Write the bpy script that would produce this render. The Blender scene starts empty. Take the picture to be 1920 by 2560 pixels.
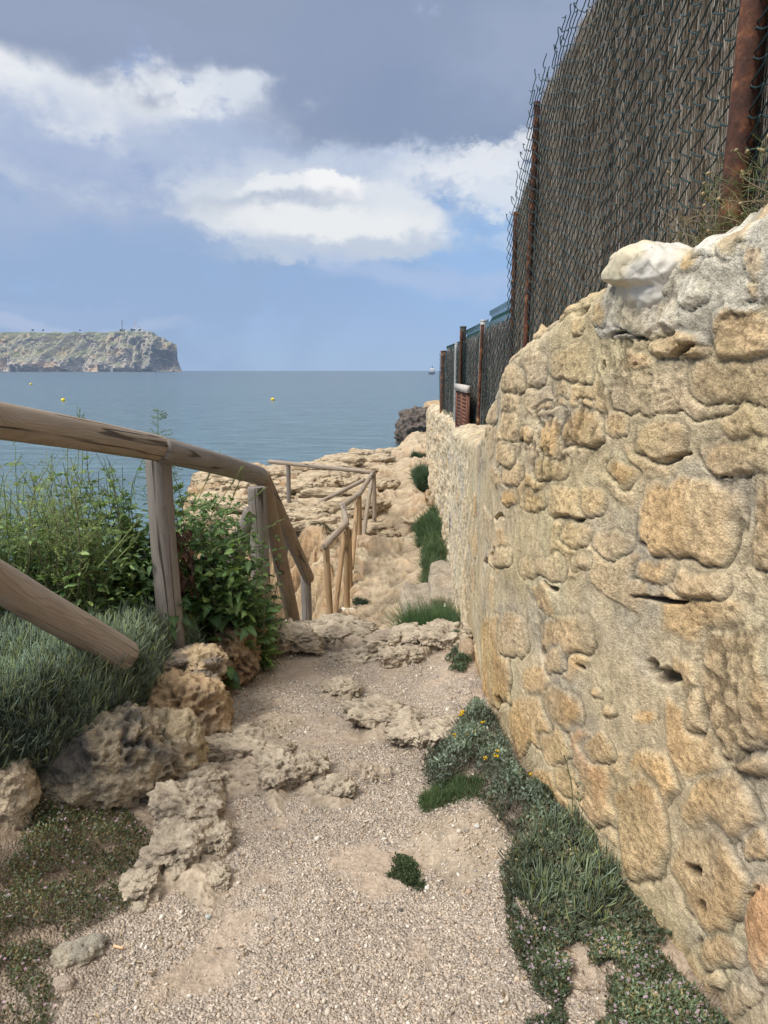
import bpy, bmesh, math, random
import numpy as np
from mathutils import Vector, Matrix
rng = np.random.default_rng(7)
random.seed(7)
SC = bpy.context.scene
COL = SC.collection
# ------------------------------------------------------------------ camera
FPX = 1850.0; PITCH = math.radians(10.8); EYE = 1.6
SP, CP = math.sin(PITCH), math.cos(PITCH)
def ray(u, v):
    a = (u-960)/FPX; b = (1280-v)/FPX
    return np.array([a, CP+b*SP, -SP+b*CP])          # world direction of a photo point
def at_y(u, v, Y):
    d = ray(u, v); s = Y/d[1]; return np.array([d[0]*s, Y, EYE+d[2]*s])
def at_z(u, v, z):
    d = ray(u, v); s = (z-EYE)/d[2]; return np.array([d[0]*s, d[1]*s, z])
def proj(p):
    x, y, z = p; z = z-EYE
    dc = y*CP - z*SP; uc = y*SP + z*CP
    return 960+FPX*x/dc, 1280-FPX*uc/dc
# ------------------------------------------------------------------ noise
_pt = np.arange(256); np.random.RandomState(3).shuffle(_pt); PERM = np.concatenate([_pt, _pt, _pt]).astype(np.int32)
_g = np.random.RandomState(5).normal(size=(256, 3)); GRAD = (_g/np.linalg.norm(_g, axis=1)[:, None]).astype(np.float32)
RND = np.random.RandomState(11).rand(4096).astype(np.float32)
def pn(x, y, z=0.0):
    x = np.asarray(x, np.float32); y = np.asarray(y, np.float32)
    z = np.broadcast_to(np.asarray(z, np.float32), x.shape)
    xi = np.floor(x); yi = np.floor(y); zi = np.floor(z)
    xf = x-xi; yf = y-yi; zf = z-zi
    xi = xi.astype(np.int32) & 255; yi = yi.astype(np.int32) & 255; zi = zi.astype(np.int32) & 255
    u = xf*xf*xf*(xf*(xf*6-15)+10); v = yf*yf*yf*(yf*(yf*6-15)+10); w = zf*zf*zf*(zf*(zf*6-15)+10)
    r = 0
    for a in (0, 1):
        wa = u if a else 1-u
        pa = PERM[xi+a]
        for b in (0, 1):
            wb = v if b else 1-v
            pb = PERM[pa+yi+b]
            for c in (0, 1):
                wc = w if c else 1-w
                g = GRAD[PERM[pb+zi+c]]
                r = r + wa*wb*wc*(g[..., 0]*(xf-a)+g[..., 1]*(yf-b)+g[..., 2]*(zf-c))
    return r*1.5
def fbm(x, y, z=0.0, o=4, f=1.0, gain=.5, ridged=False):
    t = 0; a = 1.0
    for i in range(o):
        n = pn(x*f+i*17.3, y*f-i*9.1, np.asarray(z)*f+i*5.7)
        t = t + a*((1-2*np.abs(n)) if ridged else n)
        a *= gain; f *= 2.03
    return t
def h2(i, j, k=0):
    return RND[(i*73856093 ^ j*19349663 ^ k*83492791) & 4095]
def vor2(x, y, jit=.9):
    """distance to nearest and second nearest cell point, cell id"""
    x = np.asarray(x, np.float32); y = np.asarray(y, np.float32)
    xi = np.floor(x).astype(np.int64); yi = np.floor(y).astype(np.int64)
    f1 = np.full(x.shape, 9., np.float32); f2 = f1.copy(); cid = np.zeros(x.shape, np.int64)
    for a in (-1, 0, 1):
        for b in (-1, 0, 1):
            cx = xi+a; cy = yi+b
            px = cx+.5+(h2(cx, cy)-.5)*jit; py = cy+.5+(h2(cx, cy, 7)-.5)*jit
            d = np.sqrt((px-x)**2+(py-y)**2)
            cl = d < f1
            f2 = np.where(cl, f1, np.minimum(f2, d)); cid = np.where(cl, (cx*7919+cy*104729) & 4095, cid); f1 = np.where(cl, d, f1)
    return f1, f2, cid
def vor3(x, y, z):
    xi = np.floor(x).astype(np.int64); yi = np.floor(y).astype(np.int64); zi = np.floor(z).astype(np.int64)
    f1 = np.full(x.shape, 9.); f2 = f1.copy()
    for a in (-1, 0, 1):
        for b in (-1, 0, 1):
            for c in (-1, 0, 1):
                cx = xi+a; cy = yi+b; cz = zi+c
                d = np.sqrt((cx+h2(cx, cy, cz*3+1)-x)**2+(cy+h2(cx, cy, cz*5+2)-y)**2+(cz+h2(cx, cy, cz*7+3)-z)**2)
                f2 = np.where(d < f1, f1, np.minimum(f2, d)); f1 = np.minimum(f1, d)
    return f1, f2
def ss(a, b, x):
    t = np.clip((x-a)/(b-a), 0, 1); return t*t*(3-2*t)
def mixa(a, b, t):
    t = np.asarray(t)[..., None]; return a*(1-t)+b*t
def boxblur(G, k):
    for ax in (0, 1):
        P_ = np.pad(G, [(k+1, k) if a == ax else (0, 0) for a in (0, 1)], mode='edge').cumsum(ax)
        G = (np.take(P_, np.arange(2*k+1, P_.shape[ax]), ax)-np.take(P_, np.arange(0, P_.shape[ax]-2*k-1), ax))/(2*k+1)
    return G
# ------------------------------------------------------------------ mesh making
def mesh(name, V, F, mat=None, parent=None, col=None, smooth=True, attrs=None):
    """V (n,3); F (m,4) or (m,3) int array, or list of such arrays"""
    V = np.asarray(V, np.float32)
    Fs = F if isinstance(F, list) else [F]
    Fs = [np.asarray(f, np.int32) for f in Fs if len(f)]
    me = bpy.data.meshes.new(name)
    me.vertices.add(len(V)); me.vertices.foreach_set('co', V.ravel())
    tot = sum(f.size for f in Fs); nf = sum(len(f) for f in Fs)
    me.loops.add(tot); me.polygons.add(nf)
    me.loops.foreach_set('vertex_index', np.concatenate([f.ravel() for f in Fs]))
    lt = np.concatenate([np.full(len(f), f.shape[1], np.int32) for f in Fs])
    ls = np.concatenate([[0], np.cumsum(lt)[:-1]]).astype(np.int32)
    me.polygons.foreach_set('loop_start', ls)
    me.polygons.foreach_set('loop_total', lt)
    if smooth: me.polygons.foreach_set('use_smooth', np.ones(nf, bool))
    if col is not None:
        c = np.ones((len(V), 4), np.float32); c[:, :3] = col
        at = me.color_attributes.new('Col', 'FLOAT_COLOR', 'POINT'); at.data.foreach_set('color', c.ravel())
    for k, a in (attrs or {}).items():
        at = me.attributes.new(k, 'FLOAT', 'POINT'); at.data.foreach_set('value', np.asarray(a, np.float32).ravel())
    me.update(calc_edges=True); me.validate()
    if mat: me.materials.append(mat)
    o = bpy.data.objects.new(name, me); COL.objects.link(o)
    if parent: o.parent = parent
    return o
def grid_faces(n, m, flip=False):
    i = np.arange(n-1)[:, None]*m+np.arange(m-1)[None, :]
    f = np.stack([i, i+1, i+m+1, i+m], -1).reshape(-1, 4)
    return f[:, ::-1] if flip else f
class MB:
    """collects shapes into ONE mesh"""
    def __init__(s): s.V = []; s.Q = []; s.T = []; s.C = []; s.n = 0
    def add(s, V, F, col=(1, 1, 1)):
        V = np.asarray(V, float).reshape(-1, 3); F = np.asarray(F, int)
        c = np.asarray(col, float); c = np.broadcast_to(c, (len(V), 3)) if c.ndim == 1 else c
        (s.Q if F.shape[1] == 4 else s.T).append(F+s.n); s.V.append(V); s.C.append(c); s.n += len(V); return s
    def tubes(s, P, R, sides=4, col=(1, 1, 1), cap=False):
        P = np.asarray(P, float); N, K = P.shape[:2]; R = np.broadcast_to(np.asarray(R, float), (N, K))
        T = np.gradient(P, axis=1) if K > 1 else P
        T = T/(np.linalg.norm(T, axis=2, keepdims=True)+1e-9)
        Tm = P[:, -1]-P[:, 0]; Tm = Tm/(np.linalg.norm(Tm, axis=1, keepdims=True)+1e-9)
        ref = np.where(np.abs(Tm[:, 2:3]) > .9, np.array([1., 0, 0]), np.array([0, 0, 1.]))[:, None]
        T = np.where(np.linalg.norm(T, axis=2, keepdims=True) < .5, Tm[:, None], T)
        ref = np.broadcast_to(ref, T.shape)
        A = np.cross(T, ref); A /= np.linalg.norm(A, axis=2, keepdims=True)+1e-9; B = np.cross(T, A)
        an = np.arange(sides)*2*math.pi/sides
        V = P[:, :, None]+R[:, :, None, None]*(A[:, :, None]*np.cos(an)[:, None]+B[:, :, None]*np.sin(an)[:, None])
        k = np.arange(K-1)[:, None]; j = np.arange(sides)[None]; j2 = (j+1) % sides
        f = np.stack([k*sides+j, k*sides+j2, (k+1)*sides+j2, (k+1)*sides+j], -1).reshape(-1, 4)
        F = (f[None]+(np.arange(N)*K*sides)[:, None, None]).reshape(-1, 4)
        c = np.asarray(col, float)
        if c.ndim == 2 and len(c) == N: c = np.repeat(c, K*sides, axis=0)
        s.add(V.reshape(-1, 3), F, c)
        if cap:
            for e in (0, K-1):
                idx = (np.arange(N)*K*sides+e*sides)[:, None]+np.arange(sides)[None]
                if sides == 4: s.add(V.reshape(-1, 3), idx, c)
        return s
    def ribbons(s, P, W, side, col=(1, 1, 1)):
        P = np.asarray(P, float); N, K = P.shape[:2]; W = np.broadcast_to(np.asarray(W, float), (N, K))
        T = np.gradient(P, axis=1); S = np.cross(T, np.asarray(side, float)[:, None]); S /= np.linalg.norm(S, axis=2, keepdims=True)+1e-9
        V = np.stack([P-S*W[..., None]/2, P+S*W[..., None]/2], 2)
        k = np.arange(K-1)*2
        f = np.stack([k, k+1, k+3, k+2], -1)
        F = (f[None]+(np.arange(N)*K*2)[:, None, None]).reshape(-1, 4)
        c = np.asarray(col, float)
        if c.ndim == 2 and len(c) == N: c = np.repeat(c, K*2, axis=0)
        return s.add(V.reshape(-1, 3), F, c)
    def blobs(s, C, R, col=(1, 1, 1), sq=(1, 1, 1), jitter=0.0):
        """small irregular solids (12 corners) at C with radius R"""
        V0, F0 = ICO
        N = len(C); R = np.broadcast_to(np.asarray(R, float), (N,))
        M = rng.normal(size=(N, 3, 3)); Qm, _ = np.linalg.qr(M)
        L = V0[None]*(np.asarray(sq)*(1+jitter*rng.normal(size=(N, 1, 3))))
        L = L*(1+jitter*.5*rng.normal(size=(N, 12, 1)))
        V = np.einsum('nij,nkj->nki', Qm, L)*R[:, None, None]+np.asarray(C)[:, None]
        F = (F0[None]+(np.arange(N)*12)[:, None, None]).reshape(-1, 3)
        c = np.asarray(col, float)
        if c.ndim == 2: c = np.repeat(c, 12, axis=0)
        return s.add(V.reshape(-1, 3), F, c)
    def octs(s, C, R, col=(1, 1, 1)):
        V0 = np.array([[1, 0, 0], [-1, 0, 0], [0, 1, 0], [0, -1, 0], [0, 0, 1], [0, 0, -1.]])
        F0 = np.array([[0, 2, 4], [2, 1, 4], [1, 3, 4], [3, 0, 4], [2, 0, 5], [1, 2, 5], [3, 1, 5], [0, 3, 5]])
        N = len(C); R = np.broadcast_to(np.asarray(R, float), (N,))
        V = V0[None]*R[:, None, None]+np.asarray(C)[:, None]
        F = (F0[None]+(np.arange(N)*6)[:, None, None]).reshape(-1, 3)
        c = np.asarray(col, float)
        if c.ndim == 2: c = np.repeat(c, 6, axis=0)
        return s.add(V.reshape(-1, 3), F, c)
    def box(s, c, d, col=(1, 1, 1), rz=0, taper=1.0, rot=None):
        x, y, z = np.asarray(d)/2
        V = np.array([[-x, -y, -z], [x, -y, -z], [x, y, -z], [-x, y, -z], [-x*taper, -y*taper, z], [x*taper, -y*taper, z], [x*taper, y*taper, z], [-x*taper, y*taper, z]])
        if rz: V = V@np.array([[math.cos(rz), math.sin(rz), 0], [-math.sin(rz), math.cos(rz), 0], [0, 0, 1]])
        if rot is not None: V = V@np.asarray(rot).T
        return s.add(V+np.asarray(c), [[0, 3, 2, 1], [4, 5, 6, 7], [0, 1, 5, 4], [1, 2, 6, 5], [2, 3, 7, 6], [3, 0, 4, 7]], col)
    def build(s, name, mat, parent=None, smooth=False):
        F = []
        if s.Q: F.append(np.concatenate(s.Q))
        if s.T: F.append(np.concatenate(s.T))
        return mesh(name, np.concatenate(s.V), F, mat, parent, col=np.concatenate(s.C), smooth=smooth)
_b = bmesh.new(); bmesh.ops.create_icosphere(_b, subdivisions=1, radius=1)
ICO = (np.array([v.co[:] for v in _b.verts]), np.array([[v.index for v in f.verts] for f in _b.faces])); _b.free()
def ico(n):
    b = bmesh.new(); bmesh.ops.create_icosphere(b, subdivisions=n, radius=1)
    r = (np.array([v.co[:] for v in b.verts]), np.array([[v.index for v in f.verts] for f in b.faces])); b.free(); return r
def tag(o, label=None, cat=None, group=None, kind=None):
    if label: o['label'] = label
    if cat: o['category'] = cat
    if group: o['group'] = group
    if kind: o['kind'] = kind
    return o
def empty(name, loc=(0, 0, 0)):
    o = bpy.data.objects.new(name, None); o.location = loc; o.empty_display_size = .1; COL.objects.link(o); return o
def part(o, parent):
    """parent o (built in world coordinates) under an Empty placed at its base"""
    o.parent = parent; o.matrix_parent_inverse = Matrix.Translation(parent.location).inverted(); return o
# ------------------------------------------------------------------ materials
class NT:
    def __init__(s, name):
        s.m = bpy.data.materials.new(name); s.m.use_nodes = True; s.t = s.m.node_tree; s.t.nodes.clear()
        s.out = s.t.nodes.new('ShaderNodeOutputMaterial')
    def n(s, typ, ins=None, out=0, **props):
        nd = s.t.nodes.new(typ)
        for k, v in props.items(): setattr(nd, k, v)
        for k, v in (ins or {}).items():
            if isinstance(v, bpy.types.NodeSocket): s.t.links.new(v, nd.inputs[k])
            else: nd.inputs[k].default_value = v
        return nd.outputs[out]
    def math(s, op, a, b=0.0, c=None, clamp=False):
        i = {0: a, 1: b}
        if c is not None: i[2] = c
        return s.n('ShaderNodeMath', i, operation=op, use_clamp=clamp)
    def mix(s, f, a, b, mode='MIX'):
        g = lambda v: v if isinstance(v, bpy.types.NodeSocket) else (tuple(v)+(1,))[:4]
        return s.n('ShaderNodeMix', {0: f, 6: g(a), 7: g(b)}, out=2, data_type='RGBA', blend_type=mode)
    def ramp(s, f, pts):
        nd = s.t.nodes.new('ShaderNodeValToRGB'); e = nd.color_ramp.elements
        while len(e) < len(pts): e.new(.5)
        for k, (p, c) in enumerate(pts):
            e[k].position = p; e[k].color = (c, c, c, 1) if isinstance(c, (int, float)) else tuple(c)+(1,)
        s.t.links.new(f, nd.inputs[0]); return nd.outputs[0]
    def noise(s, vec, scale, detail=4, rough=.55, dist=0.0, out=0, **k):
        i = {'Scale': scale, 'Detail': detail, 'Roughness': rough, 'Distortion': dist}
        if vec is not None: i['Vector'] = vec
        return s.n('ShaderNodeTexNoise', i, out=out, **k)
    def pos(s): return s.n('ShaderNodeNewGeometry')
    def obj(s): return s.n('ShaderNodeTexCoord', out=3)
    def attr(s, name, out=0): return s.n('ShaderNodeAttribute', out=out, attribute_name=name)
    def mapping(s, vec, scale=(1, 1, 1), loc=(0, 0, 0), rot=(0, 0, 0)):
        return s.n('ShaderNodeMapping', {'Vector': vec, 'Scale': scale, 'Location': loc, 'Rotation': rot})
    def bsdf(s, color, rough=.8, bump=None, bs=.5, bd=.01, metal=0.0, spec=.3, **extra):
        i = {'Base Color': color if isinstance(color, bpy.types.NodeSocket) else tuple(color)+(1,), 'Roughness': rough, 'Metallic': metal, 'Specular IOR Level': spec}
        i.update(extra)
        if bump is not None: i['Normal'] = s.n('ShaderNodeBump', {'Strength': bs, 'Distance': bd, 'Height': bump})
        return s.n('ShaderNodeBsdfPrincipled', i)
    def done(s, sh):
        s.t.links.new(sh, s.out.inputs['Surface']); return s.m
def m_plain(name, c, rough=.7, metal=0., var=.25, scale=20., spec=.3):
    t = NT(name); p = t.obj()
    n = t.noise(p, scale, 5)
    f = t.ramp(n, [(.3, 1-var), (.7, 1+var)])
    col = t.mix(1.0, c, f, 'MULTIPLY')
    return t.done(t.bsdf(col, rough, n, .3, .004, metal, spec))
def m_leaf(name, trans=.3, rough=.55, spec=.3, mul=1.0, var=.3):
    t = NT(name); c = t.attr('Col'); p = t.pos()
    n = t.noise(p, 9., 3); f = t.ramp(n, [(.3, (1-var)*mul), (.7, (1+var)*mul)])
    c = t.mix(1.0, c, f, 'MULTIPLY')
    a = t.bsdf(c, rough, spec=spec)
    b = t.n('ShaderNodeBsdfTranslucent', {'Color': t.mix(1.0, c, (1.25, 1.35, .8), 'MULTIPLY')})
    return t.done(t.n('ShaderNodeMixShader', {0: trans, 1: a, 2: b}))
# ------------------------------------------------------------------ camera, light, sky
cd = bpy.data.cameras.new('camera'); cam = bpy.data.objects.new('camera', cd); COL.objects.link(cam)
cam.location = (0, 0, EYE); cam.rotation_euler = (math.radians(90)-PITCH, 0, 0)
cd.sensor_fit = 'VERTICAL'; cd.sensor_height = 36; cd.sensor_width = 27; cd.lens = 36*FPX/2560
cd.clip_start = .05; cd.clip_end = 90000
SC.camera = cam
SUN_EL, SUN_AZ = 52, -122            # degrees; azimuth clockwise from +Y (the sea)
sd = bpy.data.lights.new('sun', 'SUN'); sun = bpy.data.objects.new('sun', sd); COL.objects.link(sun)
sd.energy = 4.0; sd.angle = math.radians(20); sd.color = (1, .965, .90)
_e, _a = math.radians(SUN_EL), math.radians(SUN_AZ)
_d = Vector((math.cos(_e)*math.sin(_a), math.cos(_e)*math.cos(_a), math.sin(_e)))
sun.rotation_euler = _d.to_track_quat('Z', 'Y').to_euler(); sun.location = (-5, -5, 12)
SC.view_settings.view_transform = 'Standard'; SC.view_settings.look = 'None'; SC.view_settings.exposure = 0; SC.view_settings.gamma = 1
SC.cycles.max_bounces = 5; SC.cycles.diffuse_bounces = 3; SC.cycles.glossy_bounces = 2; SC.cycles.transparent_max_bounces = 8
SC.cycles.sample_clamp_indirect = 4; SC.cycles.use_adaptive_sampling = True; SC.cycles.adaptive_threshold = .025
def s2l(r, g, b):
    f = lambda c: (c/255/12.92) if c/255 <= .04045 else ((c/255+.055)/1.055)**2.4
    return (f(r), f(g), f(b))
W = bpy.data.worlds.new('World'); SC.world = W; W.use_nodes = True
class WT(NT):
    def __init__(s): s.t = W.node_tree; s.t.nodes.clear(); s.out = s.t.nodes.new('ShaderNodeOutputWorld')
w = WT()
g = w.n('ShaderNodeTexCoord', out=0)
sep = w.t.nodes.new('ShaderNodeSeparateXYZ'); w.t.links.new(g, sep.inputs[0])
X, Y_, Z = sep.outputs
RD = 180/math.pi
az = w.math('MULTIPLY', w.math('ARCTAN2', X, Y_), RD); el = w.math('MULTIPLY', w.math('ARCSINE', Z), RD)
base = w.n('ShaderNodeCombineXYZ', {0: az, 1: el, 2: 0.0})
# ragged cloud edges: the sky coordinates are pushed about by noise at three sizes
def sub3(vec): return w.n('ShaderNodeVectorMath', {0: vec, 1: (.5, .5, .5)}, operation='SUBTRACT')
def scl(vec, k): return w.n('ShaderNodeVectorMath', {0: vec, 3: k}, operation='SCALE')
def addv(a, b): return w.n('ShaderNodeVectorMath', {0: a, 1: b}, operation='ADD')
st = w.mapping(base, (1, 1.35, 1))
w1 = scl(sub3(w.noise(st, .13, 2, .5, out=1)), 7.0)
w2 = scl(sub3(w.noise(st, .42, 6, .62, out=1)), 4.2)
pp = addv(addv(base, w1), w2)
soft = addv(base, scl(sub3(w.noise(st, .13, 5, .5, out=1)), 6.0))
cum = addv(base, scl(sub3(w.noise(st, .4, 7, .6, out=1)), 2.6))
cum2 = addv(addv(base, scl(sub3(w.noise(st, .3, 4, .55, out=1)), 3.4)), scl(sub3(w.noise(st, 1.0, 7, .66, out=1)), 2.7))
fine = w.noise(st, .5, 8, .62, .3)
big = w.noise(w.mapping(base, (1, 1.8, 1), (31, 7, 0)), .09, 5, .55)
# clear-air gradient near the horizon up to the veil of high grey cloud
col = w.ramp(w.math('MULTIPLY', el, 1/60.), [(0., s2l(166, 192, 224)), (.045, s2l(159, 187, 225)), (.1, s2l(153, 182, 224)), (.17, s2l(151, 178, 215)), (.3, s2l(152, 172, 210)), (.6, s2l(180, 190, 212)), (1., s2l(205, 210, 220))])
def blob(col, src, u, v, ru, rv, color, strength=1.0, edge=.5, rot=0, nz=0.0):
    """a cloud bank: ellipse in azimuth/elevation (given by its place in the photo), soft ragged edge"""
    d = ray(u, v); a0 = math.degrees(math.atan2(d[0], d[1])); e0 = math.degrees(math.asin(d[2]/np.linalg.norm(d)))
    ra = ru/FPX*RD*.88; re = rv/FPX*RD*.88
    c, s_ = math.cos(math.radians(rot)), math.sin(math.radians(rot))
    q = w.n('ShaderNodeVectorMath', {0: src, 1: (a0, e0, 0)}, operation='SUBTRACT')
    q = w.n('ShaderNodeVectorRotate', {'Vector': q, 'Center': (0, 0, 0), 'Axis': (0, 0, 1), 'Angle': -math.radians(rot)}, rotation_type='AXIS_ANGLE')
    q = w.n('ShaderNodeVectorMath', {0: q, 1: (ra, re, 1)}, operation='DIVIDE')
    l = w.n('ShaderNodeVectorMath', {0: q}, out=1, operation='LENGTH')
    if nz: l = w.math('ADD', l, w.math('MULTIPLY', w.math('SUBTRACT', fine, .5), nz))
    f = w.n('ShaderNodeMapRange', {0: l, 1: 1+edge/2, 2: 1-edge/2, 3: 0.0, 4: strength}, interpolation_type='SMOOTHSTEP')
    return w.mix(f, col, color)
# lavender haze bank on the left, pale clear blue on the right
col = blob(col, soft, 100, 640, 800, 330, s2l(151, 177, 214), .9, .9)
col = blob(col, soft, 1250, 580, 300, 200, s2l(154, 190, 234), .85, .9)
# broad grey-white middle layer
col = blob(col, soft, 350, 330, 820, 230, s2l(172, 187, 216), 1.0, .7)
col = blob(col, soft, 760, 330, 420, 150, s2l(178, 192, 220), .8, .9, -8)
col = blob(col, pp, 150, 290, 330, 130, s2l(204, 214, 230), .9, 1.1, -8, .9)
col = blob(col, pp, 470, 290, 420, 110, s2l(198, 209, 228), .9, 1.1, 6, .9)
col = blob(col, cum2, 130, 235, 260, 75, s2l(238, 241, 245), .95, 1.1, -14, 1.1)
col = blob(col, cum2, 440, 235, 320, 62, s2l(240, 243, 246), .9, 1.1, 14, 1.3)
col = blob(col, cum2, 640, 205, 240, 72, s2l(222, 229, 238), .85, 1.1, -30, 1.4)
col = blob(col, cum2, 205, 310, 120, 46, s2l(232, 237, 243), .8, 1.1, -50, 1.0)
col = blob(col, cum2, 690, 250, 230, 60, s2l(216, 224, 236), .7, 1.1, -8, 1.2)
col = blob(col, cum2, 90, 355, 260, 34, s2l(212, 221, 234), .75, 1.1, -20, 1.0)
col = blob(col, soft, 560, 330, 330, 50, s2l(166, 182, 214), .65, 1.0, -6)
col = blob(col, soft, 320, 400, 420, 70, s2l(160, 178, 213), .8, 1.0, -8)
col = blob(col, pp, 560, 410, 330, 50, s2l(184, 198, 222), .6, 1.1, -10, .8)
# upper dark cloud deck
col = blob(col, soft, 300, -40, 950, 185, s2l(150, 163, 188), 1.0, .5)
col = blob(col, soft, 300, 90, 420, 75, s2l(148, 161, 190), .8, .9)
col = blob(col, soft, 1150, 110, 520, 262, s2l(148, 163, 188), 1.0, .42, 8, .15)
col = blob(col, soft, 900, 130, 300, 150, s2l(146, 160, 190), .85, .8, 20, .3)
col = blob(col, soft, 1130, 290, 360, 90, s2l(137, 155, 185), .8, 1.0, -6)
col = blob(col, soft, 1330, 100, 240, 110, s2l(162, 175, 204), .6, 1.1, 20, .5)
col = blob(col, soft, 200, 50, 420, 50, s2l(158, 170, 198), .5, 1.0)
# broken white clouds right
col = blob(col, pp, 1130, 440, 420, 85, s2l(194, 207, 229), .9, 1.0, 2, .9)
col = blob(col, cum2, 1030, 425, 150, 34, s2l(226, 232, 241), .7, 1.1, 10, 1.2)
col = blob(col, cum2, 1230, 400, 190, 42, s2l(238, 241, 246), .85, 1.0, 14, 1.3)
col = blob(col, cum2, 1270, 480, 130, 52, s2l(226, 233, 242), .8, 1.0, 0, 1.0)
col = blob(col, cum2, 1300, 590, 90, 26, s2l(206, 219, 238), .5, 1.1, 0, 1.0)
col = blob(col, cum2, 770, 425, 330, 36, s2l(200, 211, 229), .6, 1.1, 4, 1.2)
# the cumulus
col = blob(col, cum, 640, 470, 230, 62, s2l(204, 214, 230), .85, .8, 8, .9)
col = blob(col, cum, 790, 550, 350, 98, s2l(216, 223, 233), 1.0, .42, -4, .35)
col = blob(col, cum, 985, 520, 130, 50, s2l(228, 233, 240), .9, .6, -20, .6)
col = blob(col, cum, 830, 466, 92, 40, s2l(250, 250, 251), 1.0, .45, -8, .5)
col = blob(col, cum, 690, 468, 90, 26, s2l(240, 243, 246), .9, .7, 10, .8)
col = blob(col, cum, 680, 512, 210, 28, s2l(184, 195, 213), .85, 1.0, 4, .5)
col = blob(col, cum, 820, 560, 290, 44, s2l(240, 242, 244), .95, .8, -3, .5)
col = blob(col, cum, 860, 622, 300, 26, s2l(192, 204, 222), .8, 1.0, 2, .25)
col = blob(col, soft, 1010, 690, 320, 44, s2l(174, 194, 228), .8, 1.0, -10, .6)
col = blob(col, soft, 120, 805, 330, 24, s2l(180, 196, 226), .7, 1.0, 0, .4)
col = blob(col, soft, 40, 760, 260, 20, s2l(166, 186, 222), .4, 1.0, 0, .4)
# elsewhere overhead and behind: broken cloud, brightened out of view as added fill light
oth = w.mix(1., w.ramp(big, [(.35, s2l(180, 190, 212)), (.6, s2l(240, 238, 234))]), (2.05, 2.0, 1.92), 'MULTIPLY')
away = w.n('ShaderNodeMapRange', {0: el, 1: 30., 2: 52., 3: 0., 4: .85}, interpolation_type='SMOOTHSTEP')
col = w.mix(away, col, oth)
sky = w.n('ShaderNodeTexSky', sky_type='NISHITA', sun_disc=False, sun_elevation=_e, sun_rotation=_a, air_density=1.0, dust_density=1.5)
b1 = w.n('ShaderNodeBackground', {0: sky, 1: .1}); b2 = w.n('ShaderNodeBackground', {0: col, 1: 1.0})
below = w.n('ShaderNodeMapRange', {0: el, 1: 0.0, 2: -8., 3: .93, 4: .5})
w.t.links.new(w.n('ShaderNodeMixShader', {0: below, 1: b1, 2: b2}), w.out.inputs['Surface'])
# ------------------------------------------------------------------ land shape
SEA = -4.2
I = np.interp
def wall_x(y):      # face of the near wall
    return I(y, [.3, 1.0, 1.3, 1.65, 1.85, 2.2, 2.53, 3.02, 3.5, 4.1, 5.1, 6, 7, 8, 9.6, 9.75, 14, 18.4, 40],
             [1.05, .93, .86, .785, .73, .64, .575, .50, .495, .525, .6, .66, .72, .78, .87, .97, .98, 1.07, 1.6])
def wall_top(y):
    return I(y, [.3, 1.0, 1.6, 1.8, 2.25, 2.45, 2.7, 3.0, 3.3, 3.75, 4.2, 5, 7, 9.7, 14, 17.6, 18.4], [1.98, 1.97, 1.93, 1.9, 1.87, 1.83, 1.76, 1.68, 1.54, 1.33, 1.24, 1.16, 1.03, .87, .85, .74, .66])
LAND = np.array([(-9, -4), (-9, 2.9), (-6, 3.3), (-4, 3.8), (-2.4, 4.35), (-1.5, 4.75), (-1.08, 5.2), (-.92, 6.2), (-.8, 8), (-.74, 9.3), (-.85, 10.6), (-1.35, 12.2), (-2.4, 14.2),
                 (-3.3, 15.2), (-4.5, 16.3), (-5.0, 18.1), (-3.7, 19.6), (-1.9, 19.6), (-1.55, 21), (-1.25, 23.6), (.0, 25.6), (.55, 28), (.9, 31), (2, 33), (14, 33), (14, -4)], float)
def sdf(P, x, y):
    """signed distance to a polygon, positive inside"""
    d = np.full(x.shape, 1e9); ins = np.zeros(x.shape, bool); n = len(P)
    for i in range(n):
        a = P[i]; b = P[(i+1) % n]; e = b-a
        t = np.clip(((x-a[0])*e[0]+(y-a[1])*e[1])/(e@e), 0, 1)
        d = np.minimum(d, (x-a[0]-e[0]*t)**2+(y-a[1]-e[1]*t)**2)
        c = ((a[1] > y) != (b[1] > y)); 
        if e[1] != 0: ins ^= c & (x < e[0]*(y-a[1])/e[1]+a[0])
    return np.where(ins, 1, -1)*np.sqrt(d)
def pxpoly(pts, z=0.0): return np.array([at_z(u, v, z)[:2] for u, v in pts])
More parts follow.
